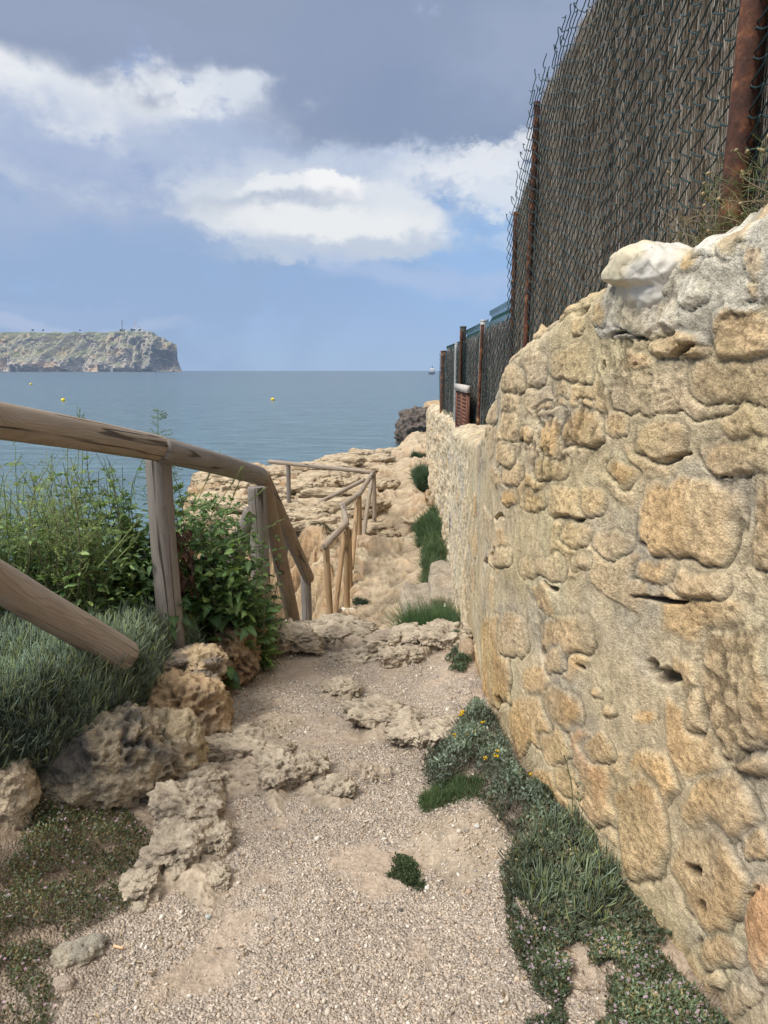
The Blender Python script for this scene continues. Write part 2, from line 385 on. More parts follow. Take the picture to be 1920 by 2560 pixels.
# bedrock showing through the path: photo outline, z of its foot, height, edge width, roughness
OUT = [
 (pxpoly([(520, 1880), (600, 1838), (690, 1845), (735, 1900), (722, 1985), (712, 2010), (665, 1985), (640, 1950), (560, 1960), (500, 1925)], 0.03), .025, .10, .02),
 (pxpoly([(400, 1970), (470, 1925), (560, 1950), (585, 2020), (575, 2110), (545, 2150), (570, 2230), (520, 2265), (440, 2200), (400, 2230), (335, 2262), (340, 2200), (385, 2080)], 0.03), .03, .12, .02),
 (pxpoly([(745, 1905), (780, 1897), (810, 1925), (890, 1985), (860, 2005), (760, 2008), (742, 1960)], 0.0), .02, .10, .02),
 (pxpoly([(910, 1765), (1010, 1760), (1080, 1780), (1060, 1860), (980, 1850), (905, 1830)], -.03), .045, .08, .03),
 (pxpoly([(1080, 1815), (1150, 1810), (1140, 1870), (1070, 1900), (1040, 1930)], -.03), .05, .06, .02),
 (pxpoly([(800, 1690), (880, 1680), (915, 1720), (870, 1760), (800, 1740)], -.1), .03, .05, .03),
 (pxpoly([(700, 1590), (880, 1560), (960, 1590), (1060, 1600), (1100, 1650), (1010, 1690), (960, 1650), (820, 1620), (730, 1640), (660, 1640)], -.18), .07, .05, .045),
 (pxpoly([(1060, 1640), (1140, 1560), (1190, 1560), (1190, 1640), (1110, 1660)], -.18), .06, .06, .03),
 (pxpoly([(540, 1640), (660, 1580), (800, 1580), (780, 1610), (640, 1665)], -.16), .05, .05, .03),
 (pxpoly([(860, 1905), (900, 1890), (985, 1895), (985, 1915), (930, 1935)], -.0), .03, .02, .03),
 (pxpoly([(1020, 2060), (1110, 2020), (1230, 2040), (1290, 2110), (1240, 2200), (1130, 2230), (1040, 2130)], 0.0), .035, .2, .01),
 (pxpoly([(560, 1800), (700, 1740), (760, 1790), (700, 1830), (600, 1835)], -.02), .04, .12, .02),
]
def land(x, y, full=False):
    x = np.asarray(x, float); y = np.asarray(y, float)
    z = I(y, [-4, 1, 2, 3, 4, 4.7, 5.05, 5.35, 5.7, 6.1, 6.3, 6.9, 7.1, 8.0, 9.3, 11, 12.5, 14, 16, 19, 24, 33], [.02, .0, .0, -.05, -.12, -.19, -.22, -.36, -.6, -.66, -.9, -.98, -1.25, -1.4, -1.4, -1.4, -1.38, -1.26, -1.18, -1.1, -1.0, -1.3])
    n1 = fbm(x, y, 0, 5, 1.1); n2 = fbm(x+40, y, 0, 4, 4.5)
    z = z+.012*n1+.006*n2*ss(.5, 2, y)
    # a slight trough along the path, a lip along the wall foot
    z = z+.10*ss(-.05, .95, (x-.05)/np.maximum(wall_x(y)-.05, .1))**2*ss(5.2, 4.0, y)*ss(.8, 1.6, y)
    # weedy shoulder at lower left, then the rock-edged bank
    z = z+.16*ss(-.72, -1.6, x)*ss(3.0, 2.2, y)
    xb = I(y, [0, 1.7, 1.95, 2.27, 2.43, 2.76, 3.3, 3.85, 4.5, 5], [-2.6, -2.2, -1.8, -1.38, -1.12, -.98, -.97, -.96, -.92, -.95])
    zt = I(y, [0, 1.9, 2.3, 2.8, 3.2, 3.7, 4.2, 4.7, 5.0], [.45, .36, .40, .40, .36, .28, .12, -.1, -.22])
    w_ = ss(0., .16, (xb-x)+.05*n2)*ss(5.6, 5.1, y)
    z = z*(1-w_)+np.maximum(z, zt+.05*n1+.1*ss(-1.3, -3, x))*w_
    # rocky terrace: ledges
    far = ss(5.6, 9, y)
    rid = fbm(x*.9, y*.6, 3, 5, .9, .55, True)
    led = z+far*(.13*(rid-.7)+.10*n1)
    k = .15; led = led+.05*fbm(x*.7, y*1.1, 23, 4, 1.8); q = led/k; fl = np.floor(q); led2 = (fl+ss(.62, .95, q-fl))*k
    cx = I(y, [8, 9.3, 12, 14, 18, 22], [.1, .12, .2, .3, .45, .6]); walk = ss(.62, .25, np.abs(x-cx))*far
    z = z*(1-far)+((.30+.65*walk)*led+(.70-.65*walk)*led2)*far
    z = z+far*(1-.75*walk)*(.045*fbm(x*.6, y*1.3, 9, 5, 3., .58, True)+.03*fbm(x*.5, y*1.6, 19, 4, 9., .6, True))*ss(6.5, 8, y)-far*.05
    # mound under the wall foot far along, tree-root hump
    z = z+.35*ss(.25, .95, x)*ss(9.7, 12.5, y)*ss(17, 14, y)*(.7+.3*n1)+.22*ss(.4, .9, x)*ss(16, 20, y)
    z = z+.22*ss(-.2, -3.5, x)*ss(13.5, 17.5, y)
    rock = far*1.0
    for P, hh, ew, rg in OUT:
        lo = P.min(0)-.3; hi = P.max(0)+.3
        m = (x > lo[0]) & (x < hi[0]) & (y > lo[1]) & (y < hi[1])
        if not m.any(): continue
        xm, ym = x[m], y[m]
        wx = xm+.03*fbm(xm, ym, 2, 3, 9.); wy = ym+.03*fbm(xm, ym, 6, 3, 9.)
        d = sdf(P, wx, wy)
        f1, f2, _ = vor2(xm*26+2*pn(xm*9, ym*9), ym*26)
        rr = .65*fbm(xm, ym, 4, 5, 7., .6, True)+.5*fbm(xm, ym, 9, 4, 19., .6, True)
        rg = rg*(.5+.5*ss(-.01, ew, d)); f1b = vor2(xm*58+2*pn(xm*15, ym*15), ym*58)[0]; prof = ss(-.006, ew*.7, d)
        add = prof*(hh*1.15*(.8+.4*fbm(xm, ym, 8, 2, 5.))+rg*.42*(rr-.9)-rg*.55*ss(.45, .1, f1)-rg*.28*ss(.5, .15, f1b)*ss(-.2, .3, pn(xm*8, ym*8)))
        z[m] = z[m]+add*1.0
        rock[m] = np.maximum(rock[m], ss(-.005, .02, d))
    # coast: steep broken edge down to the sea
    dl = sdf(LAND, x+.35*fbm(x, y, 5, 4, .9), y+.35*fbm(x+9, y, 5, 4, .9))
    near = ss(6, 3.5, y)
    dropw = .5
    t = ss(0, 1, (dl+.05)/dropw*.5+.5)
    cl = fbm(x, y, 7, 4, 1.6, .6, True)
    low = SEA-.8+1.1*ss(-2.2, -.3, dl)+.3*cl
    # undercut ledges half way down
    z = z*t+low*(1-t)+.25*cl*t*(1-t)*4
    # raised garden behind the wall
    wx = wall_x(y); b = ss(.14, .3, x-wx)*ss(18.4, 18.0, y)
    z = z*(1-b)+(wall_top(y)-.08)*b
    if full: return z, rock, dl, w_, far, b
    return z
_ny = 1150
ys = np.concatenate([np.linspace(-4, .45, 24)[:-1], np.geomspace(.5, 1.2, 90)[:-1], np.geomspace(1.2, 5.6, 720)[:-1], np.geomspace(5.6, 33.5, 400)])
tt = np.concatenate([np.linspace(-1.25, -.46, 190)[:-1], np.linspace(-.46, .30, 560)[:-1], np.linspace(.30, 1.0, 110)])
YY, TT = np.meshgrid(ys, tt, indexing='ij'); XX = TT*(np.maximum(YY, .5)+1.0)
xs, yf = XX.ravel(), YY.ravel()
zz, rock, dl, bk, far, beh = land(xs, yf, True)
# micro relief only where it can be seen
nf_ = fbm(xs, yf, 1, 3, 22., .6)
zz = zz+(.003*nf_+.0022*fbm(xs, yf, 41, 2, 55., .6))*ss(6, 3, yf)+.012*fbm(xs, yf, 2, 3, 7., .6)*far
gx, gy = np.gradient(zz.reshape(XX.shape))
slope = np.clip((np.abs(gy)/np.maximum(np.gradient(XX, axis=1), 1e-4)+np.abs(gx)/np.maximum(np.gradient(YY, axis=0), 1e-4)).ravel(), 0, 3)
A = np.array
gravel = A((.47, .39, .315)); dirt = A((.43, .34, .258)); rockc = A((.40, .325, .24)); ochre = A((.40, .295, .195)); pale = A((.49, .405, .28)); soil = A((.16, .115, .075))
m1 = fbm(xs, yf, 12, 5, 1.7, .6); m2 = fbm(xs, yf, 15, 4, 6., .6)
C = mixa(gravel, dirt, ss(-.12, .3, m1+.25*m2+.25*(ss(-.35, -.8, xs)+ss(.25, .6, xs))*ss(5, 3, yf)-.12))
C = mixa(C, dirt*.92, ss(3.4, 4.6, yf)*.4*(1-far))
C = mixa(C, rockc*(1+.25*m2[:, None]), rock*(1-far)*.9)
fc = mixa(ochre, pale, ss(-.3, .4, m1+.4*m2)); fc = mixa(fc, A((.44, .335, .21)), ss(.1, .5, fbm(xs, yf, 22, 3, 1.))*.6)
C = mixa(C, fc, far); wk = ss(.6, .3, np.abs(xs-I(yf, [8, 9.3, 12, 14, 18, 22], [.1, .12, .2, .3, .45, .6])))*far; C = mixa(C, A((.47, .37, .25))*(1+.12*m2[:, None]), wk*.7)
C = mixa(C, fc*A((.95, .8, .62)), far*ss(.8, 2., slope)*.7)
crv = np.abs(fbm(xs*.7, yf*1.5, 61, 5, 2.2, .6)); C = C*(1-.5*ss(.05, .0, crv)*far*(1-.6*wk))[:, None]; C = mixa(C, A((.13, .115, .085)), ss(.55, .9, m2)*far*.35)
C = mixa(C, soil*(1+.3*m2[:, None]), bk*ss(5.2, 4.6, yf)*ss(.9, .3, slope)*.85)
C = mixa(C, soil*1.2, ss(-.70, -1.0, xs+.12*m2)*ss(2.7, 2.3, yf)*.7)
C = mixa(C, A((.12, .11, .09)), ss(SEA+.9, SEA+.3, zz)*.9)
C = C*(1+.10*nf_*ss(7, 4, yf))[:, None]
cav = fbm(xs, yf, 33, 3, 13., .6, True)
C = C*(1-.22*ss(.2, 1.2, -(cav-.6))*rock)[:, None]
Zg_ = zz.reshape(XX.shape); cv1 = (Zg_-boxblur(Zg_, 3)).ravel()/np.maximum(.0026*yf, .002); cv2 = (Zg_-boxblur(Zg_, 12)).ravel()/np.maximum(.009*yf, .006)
C = C*np.clip(1+.20*np.clip(cv1, -1, .4)+.24*np.clip(cv2, -1, .3), .4, 1.2)[:, None]  # occlusion shade put into the colour: hollows darkened, high points lightened
t = NT('earth_and_limestone'); c = t.attr('Col'); P = t.pos()
n = t.noise(P, 60., 6, .7); farm = t.attr('far', 2); v1 = t.n('ShaderNodeTexVoronoi', {'Vector': P, 'Scale': 130.}); n3 = t.noise(P, 6., 5, .6)
vcol = t.n('ShaderNodeTexVoronoi', {'Vector': P, 'Scale': 130.}, out=1)
gray = t.n('ShaderNodeSeparateXYZ', {0: vcol})
f = t.ramp(gray, [(.0, .66), (.5, 1.0), (.9, 1.12), (1., 1.5)])
gm = t.attr('grav', 2)
f = t.mix(gm, (1, 1, 1), f)
c = t.mix(1., c, f, 'MULTIPLY'); c = t.mix(1., c, t.ramp(n, [(.25, .7), (.5, 1.), (.75, 1.22)]), 'MULTIPLY'); c = t.mix(1., c, t.ramp(n3, [(.3, .84), (.7, 1.12)]), 'MULTIPLY')
bmp = t.math('ADD', t.math('MULTIPLY', n, 1.0), t.math('MULTIPLY', t.math('MULTIPLY', v1, -1.4), gm))
bmp = t.math('ADD', bmp, t.math('MULTIPLY', t.noise(P, 14., 6, .65), 2.5)); bmp = t.math('ADD', bmp, t.math('MULTIPLY', t.math('MULTIPLY', t.noise(t.mapping(P, (1, 1, 3.4)), 5.5, 8, .7), farm), 8.))
M_EARTH = t.done(t.bsdf(c, .93, bmp, .9, .009, spec=.15))
gravm = (1-rock)*(1-far)*(1-bk)*ss(.5, -.1, m1+.2*m2)
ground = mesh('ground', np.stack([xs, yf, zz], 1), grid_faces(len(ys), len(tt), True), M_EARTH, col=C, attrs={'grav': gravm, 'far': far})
tag(ground, kind='structure')
# interpolator on the finished ground
_Z = zz.reshape(XX.shape)
def gz(x, y):
    x = np.atleast_1d(np.asarray(x, float)); y = np.atleast_1d(np.asarray(y, float))
    i = np.clip(np.interp(y, ys, np.arange(len(ys))), 0, len(ys)-1.001)
    tq = x/(np.maximum(y, .5)+1.0)
    j = np.clip(np.interp(tq, tt, np.arange(len(tt))), 0, len(tt)-1.001)
    i0 = i.astype(int); j0 = j.astype(int); fi = i-i0; fj = j-j0
    return _Z[i0, j0]*(1-fi)*(1-fj)+_Z[i0+1, j0]*fi*(1-fj)+_Z[i0, j0+1]*(1-fi)*fj+_Z[i0+1, j0+1]*fi*fj
def hit(u, v, ymax=32):
    """where the line of sight through a photo point meets the ground"""
    d = ray(u, v); Yq = np.linspace(.8, ymax, 3000); s = Yq/d[1]
    zr = EYE+d[2]*s; zg = gz(d[0]*s, Yq); k = np.argmax(zr < zg)
    return np.array([d[0]*s[k], Yq[k], zg[k]])
# ------------------------------------------------------------------ sea
t = NT('sea_water'); P = t.pos(); 
sepn = t.t.nodes.new('ShaderNodeSeparateXYZ'); t.t.links.new(P, sepn.inputs[0])
a = t.noise(t.mapping(P, (.55, 1.3, 1)), .8, 5, .6, .4); b = t.noise(t.mapping(P, (.5, 1.2, 1)), 4.5, 3, .6); cst = t.noise(t.mapping(P, (.10, .55, 1)), .18, 6, .6, .3)
hgt = t.math('ADD', t.math('MULTIPLY', a, .20), t.math('ADD', t.math('MULTIPLY', b, .035), t.math('MULTIPLY', cst, .6)))
patch = t.noise(t.mapping(P, (.25, 1, 1)), .012, 4, .6)
dd = t.n('ShaderNodeMapRange', {0: sepn.outputs[1], 1: 18., 2: 900., 3: 0., 4: 1.}); dd = t.math('POWER', dd, .4)
deep = t.mix(dd, (.085, .15, .165), (.045, .08, .098)); deep = t.mix(t.ramp(patch, [(.4, 0.), (.7, .5)]), deep, (.06, .10, .12))
fleck = t.noise(t.mapping(P, (.35, 1.5, 1)), 0.7, 7, .72, .3); deep = t.mix(1., deep, t.ramp(fleck, [(.33, .5), (.48, .95), (.6, 1.3), (.68, 2.2)]), 'MULTIPLY')
sh = t.bsdf(deep, .22, hgt, 1., .9, spec=.5, IOR=1.333)
M_SEA = t.done(sh)
V = []; yr = np.concatenate([[-60, 0, 8, 20, 40, 80, 160, 400], np.geomspace(1000, 60000, 10)]); xr = np.linspace(-1, 1, 13)
V = np.array([[xx*(abs(yy)*1.6+260), yy, SEA] for yy in yr for xx in xr])
water = mesh('sea', V, grid_faces(len(yr), len(xr), True), M_SEA, smooth=False); tag(water, kind='structure')
# ------------------------------------------------------------------ rubble wall
_yq = np.concatenate([np.linspace(.7, 9.6, 2400), np.linspace(9.75, 19, 600)])
def on_wall(u, v):
    d = ray(u, v); s = _yq/d[1]; k = np.argmax(d[0]*s > wall_x(_yq)); return np.array([_yq[k], EYE+d[2]*s[k]])
ST = []   # stones: centre, two half axes in wall coordinates (y, z), tone, out-stand
def stone(cr, x, y, a, b, rot=0, tone=.5, out=.022, px=3.2):
    ox, oy = (1120, 500) if cr == 1 else (1120, 1500)
    f = lambda X, Y: on_wall(ox+X/2.074, oy+Y/2.074)
    c, s_ = math.cos(math.radians(rot)), math.sin(math.radians(rot))
    p0 = f(x, y); A_ = (f(x+a*c, y+a*s_)-f(x-a*c, y-a*s_))/2; B_ = (f(x-b*s_, y+b*c)-f(x+b*s_, y-b*c))/2
    ST.append((p0, A_, B_, tone, out, px))
for q in [(615,850,105,92,0,.35),(450,880,62,95,0,.3),(430,645,70,62,-30,.3),(545,570,66,50,-30,.35,.03),(655,470,90,40,-25,.25),(650,650,32,58,0,.55),(785,590,48,66,10,.5,.012),
  (1210,740,165,95,12,.62,.05),(1565,690,165,150,0,.5,.03),(1250,305,72,66,0,.5,.012),(870,1165,66,60,0,.4,.014),(1100,1240,125,115,10,.38,.035),(1480,1325,185,108,4,.45,.03),(685,1190,98,92,5,.5,.03),
  (530,1225,48,92,0,.62,.02),(410,1210,42,42,0,.5,.03),(612,1565,92,82,5,.45,.03),(890,1420,98,58,32,.85,.02),(1215,1650,250,205,3,.48,.035,4),(1640,1700,75,260,0,.4,.03,4),(662,1735,82,62,10,.4,.02),
  (845,1775,105,66,5,.35,.02),(350,1430,52,60,0,.45,.02),(530,1395,82,62,0,.5,.02),(340,930,62,74,0,.45),(330,1170,42,74,0,.4),(500,1070,42,22,-10,.6,.018),(582,1055,26,18,0,.5,.018),(715,1052,38,28,-10,.45,.02),
  (1020,1050,38,28,0,.45,.02),(1300,1985,150,75,0,.35,.05),(1080,1930,112,62,0,.4,.02),(480,1905,125,62,5,.2,.02),(300,1320,40,60,0,.4),(990,840,85,70,0,.9,.012),(1110,1000,300,110,0,.22,.01,4),(1480,950,220,110,0,.3,.012,4),
  (330,1540,40,40,0,.7,.02),(450,1560,60,60,0,.5,.02),(230,1100,35,60,0,.4,.02),(580,980,50,50,0,.4,.012),(750,1560,60,80,0,.6,.012),(300,780,50,60,0,.4,.02),(1640,450,40,70,0,.4,.015),(330,735,35,35,0,.5,.04),(250,1850,60,50,0,.3,.03),(700,1870,60,50,0,.4)]: stone(1, *q)
for q in [(460,430,62,98,-12,.75,.016),(600,560,85,110,-28,.78,.016),(400,640,115,135,-20,.72,.02,3.5),(228,310,62,225,0,.8,.02,3.5),(1285,560,62,132,0,.45,.04),(1500,470,165,320,-8,.42,.025,4),(740,920,92,260,-16,.9,.03),
  (1040,925,112,152,-28,.7,.028),(985,1175,115,255,-10,.72,.03,4),(1375,1085,178,172,-28,.66,.026,3.5),(1565,862,115,48,2,.6,.055),(1355,1450,165,265,-28,.5,.03,3.5),(1615,1690,72,250,-5,.82,.03,4),
  (1255,1985,150,165,-42,.3,.03),(1405,1835,112,95,-20,.3,.02),(835,572,44,40,0,.5,.035),(770,480,32,32,0,.4,.03),(605,190,135,110,-10,.45,.02),(1005,600,62,38,15,.65,.008),(785,775,58,85,-25,.55,.016),
  (560,760,70,90,-20,.5,.01),(620,950,60,90,-20,.5,.012),(560,320,55,70,-15,.6,.016),(330,180,70,110,0,.4,.014),(1590,1250,60,100,-10,.6,.02),(1480,2080,120,70,-40,.3,.02)]: stone(2, *q)
PIT = []
for (cr, x, y, a, b, rot, dep) in [(2,1110,400,50,36,0,.05),(2,1190,395,36,30,0,.04),(2,1060,350,22,40,0,.04),(2,1285,1415,42,32,10,.05),(2,1310,1800,16,34,0,.05),(2,498,285,10,42,5,.06),(1,272,1642,24,11,5,.07),(1,545,2005,34,12,8,.05),
   (1,1120,2075,150,15,3,.07),(1,1180,1340,60,12,-20,.06),(1,680,1650,24,10,0,.05),(1,990,850,14,14,0,.05),(1,800,860,10,34,20,.04),(2,1560,1530,42,12,-35,.05),(1,1260,790,95,14,-30,.04),(2,690,360,26,10,0,.04),(1,650,560,36,26,0,.04),
   (2,1330,1590,30,30,0,.03),(2,250,530,14,34,0,.03),(2,640,720,12,40,-20,.04),(1,900,700,70,9,-5,.03),(1,1010,700,30,8,0,.03),(1,240,1850,12,40,0,.05),(1,195,1880,10,20,0,.05),(1,545,590,44,12,-30,.035),(1,1400,1410,60,8,10,.03)]:
    ST_n = len(ST); stone(cr, x, y, a, b, rot); p = ST.pop(); PIT.append((p[0], p[1], p[2], dep))
for q in [(1335,235,88,72,0,-1,.012),(1275,470,105,85,10,-1,.018),(1480,180,105,115,0,.3,.02),(1545,260,45,38,0,-1,.012),(1620,330,60,90,0,.15,.015),(1010,600,135,85,5,-.5,.008),(1180,590,70,75,0,-.8,.012)]: stone(1, *q)
CEM = [on_wall(1120+x/2.074, 500+y/2.074) for x, y in [(780,420),(800,560),(730,640),(790,715),(930,700),(1060,735),(1090,660),(1180,650),(1300,740),(1380,745),(1450,640),(1640,560),(1800,500),(1800,-250),(1500,-200),(1100,60),(900,250)]]
CEM = np.array(CEM)
def wall_mesh(name, y0, y1, zbot, thick, sy, rows, near):
    if near: yv = np.geomspace(y0, y1, int(math.log(y1/y0)/sy))
    else: yv = np.geomspace(y0, y1, int(math.log(y1/y0)/sy))
    H = wall_top(yv)+.03*fbm(yv, yv*0, 3, 4, 2.2)+.02*fbm(yv, yv*0, 8, 3, 9.)
    if not near: H = H+.03*np.sign(np.sin(yv*2.2))*.6
    rt = 46
    r = np.linspace(0, 1, rows)
    Zb = zbot(yv)
    Yg = np.repeat(yv[:, None], rows+rt, 1)
    Zg = np.zeros_like(Yg); Xo = np.zeros_like(Yg)
    Zg[:, :rows] = Zb[:, None]+(H-Zb)[:, None]*r[None]
    tq = np.linspace(0, 1, rt+1)[1:]
    Zg[:, rows:] = H[:, None]; Xo[:, rows:] = tq[None]*thick
    # rounded shoulder
    R = .09; dtop = H[:, None]-Zg
    cor = np.where(Xo > 0, Xo, 0)
    q = np.clip(1-dtop/R, 0, 1); xr = (1-np.sqrt(np.clip(1-q*q, 0, 1)))*R*(Xo == 0)
    top = np.clip(1-Xo/R, 0, 1)*(Xo > 0)
    zdrop = 0
    X = wall_x(Yg)+xr+np.where(Xo > 0, R+Xo, 0)
    y, z = Yg.ravel(), Zg.ravel(); zf = z+Xo.ravel()     # unrolled height
    wy = y+.02*fbm(y, zf, 1, 4, 8.); wz = zf+.02*fbm(y, zf, 5, 4, 8.)
    # background: rubble cells half drowned in mortar
    sc = 5.2 if near else 4.2
    f1, f2, cid = vor2(wy*sc*.62, wz*sc*1.05)
    edge = f2-f1; rnd = RND[cid]
    mask = ss(.16, .34, edge)*(rnd > (.55 if near else .30))*(.8 if near else 1.)
    tone = RND[(cid*7+3) & 4095]*.7+.1
    bri = np.ones_like(y); ex = np.zeros_like(y); crack = np.zeros_like(y)
    h = mask*.007*(.6+rnd)
    if near:
        for p0, A_, B_, tn, ou, px in ST:
            det = A_[0]*B_[1]-A_[1]*B_[0]
            if abs(det) < 1e-9: continue
            rr_ = abs(A_)+abs(B_)
            m = (np.abs(y-p0[0]) < rr_[0]*1.5+.03) & (np.abs(z-p0[1]) < rr_[1]*1.5+.03)
            dy = wy[m]-p0[0]; dz = wz[m]-p0[1]
            a = (dy*B_[1]-dz*B_[0])/det; b = (A_[0]*dz-A_[1]*dy)/det
            wob = .16*fbm(y[m]*1., z[m], p0[0]*7, 3, 9.)
            dd_ = (np.abs(a)**px+np.abs(b)**px)**(1/px)+wob
            sz = min(np.linalg.norm(A_), np.linalg.norm(B_))
            k = ss(1.08, 1-.014/max(sz, .02)-.08, dd_); clear = ss(1.35, 1.0, dd_)
            hm = h[m]*(1-clear); mk = mask[m]*(1-clear)
            tl = np.clip(.5+.55*b, 0, 1); dome = ou*(.14+.48*tl)-ou*.22*np.clip(np.abs(a*math.cos(p0[0]*9)+b*math.sin(p0[0]*9))-.25, 0, 1)+.2*ou*(a*.6-b*.3)+.004*fbm(y[m], z[m], p0[0]*3, 3, 12.)
            h[m] = np.where(k > 0, np.maximum(hm, 0)*(1-k)+dome*k, hm)-.0025*ss(.35, 0, np.abs(dd_-1.05)/.3)
            ex[m] = np.maximum(ex[m], ss(.3, .9, k)); ck = np.exp(-((dd_-1.05)/.035)**2)*ss(-.25, .5, b+.6*pn(y[m]*9, z[m]*9, p0[0]*5)); crack[m] = np.where(k > .5, 0, np.maximum(crack[m]*(1-k), ck)); h[m] -= .007*ck*(k < .6); mask[m] = np.maximum(mk, k); tone[m] = np.where(k > .02, tn+.10*math.sin(p0[0]*31+p0[1]*17), tone[m]); bri[m] = np.where(k > .02, 1+.13*math.sin(p0[0]*47+p0[1]*29), bri[m])
    # rough surface: crumbly stone, smoother mortar
    crum = fbm(y, z, 2, 4, 26., .65); lump = fbm(y, z, 7, 4, 6.); cav = fbm(y, z, 11, 4, 9., .6, True)
    g1, g2, _ = vor2(y*38+pn(y*20, z*20), z*38)
    gr = g1
    crum2 = fbm(y, z, 77, 3, 60., .62); h = h+mask*(.0022*crum+.0030*crum2+.003*lump-.005*ss(.35, .08, g1)*ss(-.1, .4, lump))+(1-mask)*(.0016*crum+.0035*lump)
    h = h+.022*fbm(y, z, 21, 3, 1.6)*(1 if near else 2)
    pit = ss(1.15, 1.6, cav)*ss(.1, .6, pn(y*1.7, z*1.7, 3)); h -= .006*pit
    if not near:
        h += .03*fbm(y*.6, z*1.6, 31, 4, 4., .6)+.012*fbm(y, z, 3, 4, 14., .6)
    elif True:
        h += ss(4.2, 6, y)*(.018*fbm(y*.8, z*1.3, 31, 4, 3.4, .6)+.008*fbm(y, z, 3, 4, 12., .6))
    cem = np.zeros_like(h)
    if near:
        cd_ = sdf(CEM, y+.02*fbm(y, z, 3, 3, 14.), z+.015*fbm(y, z, 9, 3, 14.))
        cem = ss(-.004, .006, cd_)*ss(3.0, 2.6, y)*(1-.92*ex)
        cap = (.010+.010*fbm(y, z, 66, 4, 8.))*ss(-.003, .010, cd_)*ss(3.0, 2.6, y)
        h = h+cap*(1+.25*lump); cem = cem*(1-.0*mask)
        mask = mask*(1-.55*cem*(1-ex))
    dark = np.zeros_like(h)
    if near:
        for p0, A_, B_, dp in PIT:
            det = A_[0]*B_[1]-A_[1]*B_[0]
            if abs(det) < 1e-9: continue
            dy = wy-p0[0]; dz = wz-p0[1]; m = (np.abs(dy) < .4) & (np.abs(dz) < .4)
            a = (dy[m]*B_[1]-dz[m]*B_[0])/det; b = (A_[0]*dz[m]-A_[1]*dy[m])/det
            e = np.sqrt(a*a+b*b)+.3*fbm(y[m], z[m], 6, 3, 16.); k = ss(1.15, .5, e)
            h[m] -= dp*k; dark[m] = np.maximum(dark[m], k)
    # rounded foot and broken crown
    ht = (Zg-Zb[:, None]).ravel()
    tp = (Xo > 0).ravel()
    nx = np.where(tp, -.25*np.exp(-Xo.ravel()/.05), -1.); nz_ = np.where(tp, 1., .35*ss(.10, .0, dtop.ravel()))
    # crown broken by projecting stones
    Xf = X.ravel()+nx*h; Zf = z+nz_*h*np.where(tp, 1.6, 1)+np.where(tp, .03*ss(-.2, .5, fbm(y*1., Xf, 14, 3, 5.)), 0)-np.where(tp, .05*ss(.1, .45, Xo.ravel()), 0)
    # colour
    S1 = A((.50, .36, .205)); S2 = A((.53, .345, .16)); S3 = A((.50, .275, .155)); S0 = A((.54, .425, .29))
    t1 = np.clip(tone, 0, 1); wt = np.clip(-tone, 0, 1)
    sc_ = np.where((t1 < .4)[:, None], mixa(S0, S1, t1/.4), np.where((t1 < .75)[:, None], mixa(S1, S2, (t1-.4)/.35), mixa(S2, S3, (t1-.75)/.25)))
    mo = mixa(A((.56, .455, .295)), A((.46, .395, .29)), ss(-.1, .6, fbm(y, z, 40, 4, 2.4)))
    mo = mixa(mo, A((.58, .51, .33)), ss(.15, .5, fbm(y, z, 44, 4, 3.))*.6)
    sc_ = mixa(sc_, A((.62, .58, .50)), wt); blend = .65+.35*ss(-.25, .25, fbm(y, z, 90, 3, 3.5)); C = mixa(mo, sc_*bri[:, None], mask*.95*blend); peb = vor2(y*55, z*55); C = C*(1+.30*(1-mask)*ss(.32, .18, peb[0])*(RND[peb[2]]-.55)*2)[:, None]
    C = mixa(C, A((.50, .40, .21)), ss(.1, .5, fbm(y, z, 50, 4, 1.5))*.35)
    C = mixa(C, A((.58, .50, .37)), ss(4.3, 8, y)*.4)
    C = mixa(C, A((.45, .415, .34))*(1+.25*lump[:, None]), cem*.8)
    wht = ss(.3, .5, fbm(y, z, 60, 4, 5.))*cem*.6; C = mixa(C, A((.62, .58, .49)), wht*.7)
    lich = ss(.35, .6, fbm(y, z, 70, 4, 2.))*(1-cem); C = mixa(C, A((.36, .31, .24)), lich*.3)
    gst = ss(.32, .5, fbm(y*2.2, z*.5, 75, 4, 2.))*ss(3.2, 4.5, y); C = mixa(C, A((.33, .32, .30)), gst*.45)
    C = C*(1+.16*crum+.08*lump)[:, None]
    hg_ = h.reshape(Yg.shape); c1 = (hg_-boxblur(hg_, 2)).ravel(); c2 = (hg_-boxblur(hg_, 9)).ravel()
    C = C*np.clip(1+.20*np.clip(c1/.0025, -1, .5)+.15*np.clip(c2/.009, -1, .4), .4, 1.3)[:, None]  # painted crevice shade: low spots of the relief darkened, raised ones lightened
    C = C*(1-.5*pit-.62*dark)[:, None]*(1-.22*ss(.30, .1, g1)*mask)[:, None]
    if near:
        gp = ss(9.15, 9.3, y)*ss(.35, .5, z)*1.0; C = mixa(C, A((.36, .355, .34)), gp*.7)
        gd = ss(9.1, 9.2, y)*ss(-.50, -.44, z)*ss(-.16, -.22, z); C = mixa(C, A((.16, .155, .15)), gd*.9)
    C = C*(1-.48*crack)[:, None]
    # darker and browner close to the foot
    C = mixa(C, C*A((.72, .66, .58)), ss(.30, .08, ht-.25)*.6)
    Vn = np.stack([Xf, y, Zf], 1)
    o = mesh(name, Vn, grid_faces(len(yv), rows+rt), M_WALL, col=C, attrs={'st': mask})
    o.data.attributes  # noqa
    return o, yv, H
t = NT('rubble_limestone'); c = t.attr('Col'); P = t.pos()
n = t.noise(P, 95., 6, .7); n2 = t.noise(P, 9., 5, .6); vv = t.n('ShaderNodeTexVoronoi', {'Vector': t.mapping(P, (1, 1, 1)), 'Scale': 150., 'Randomness': 1.})
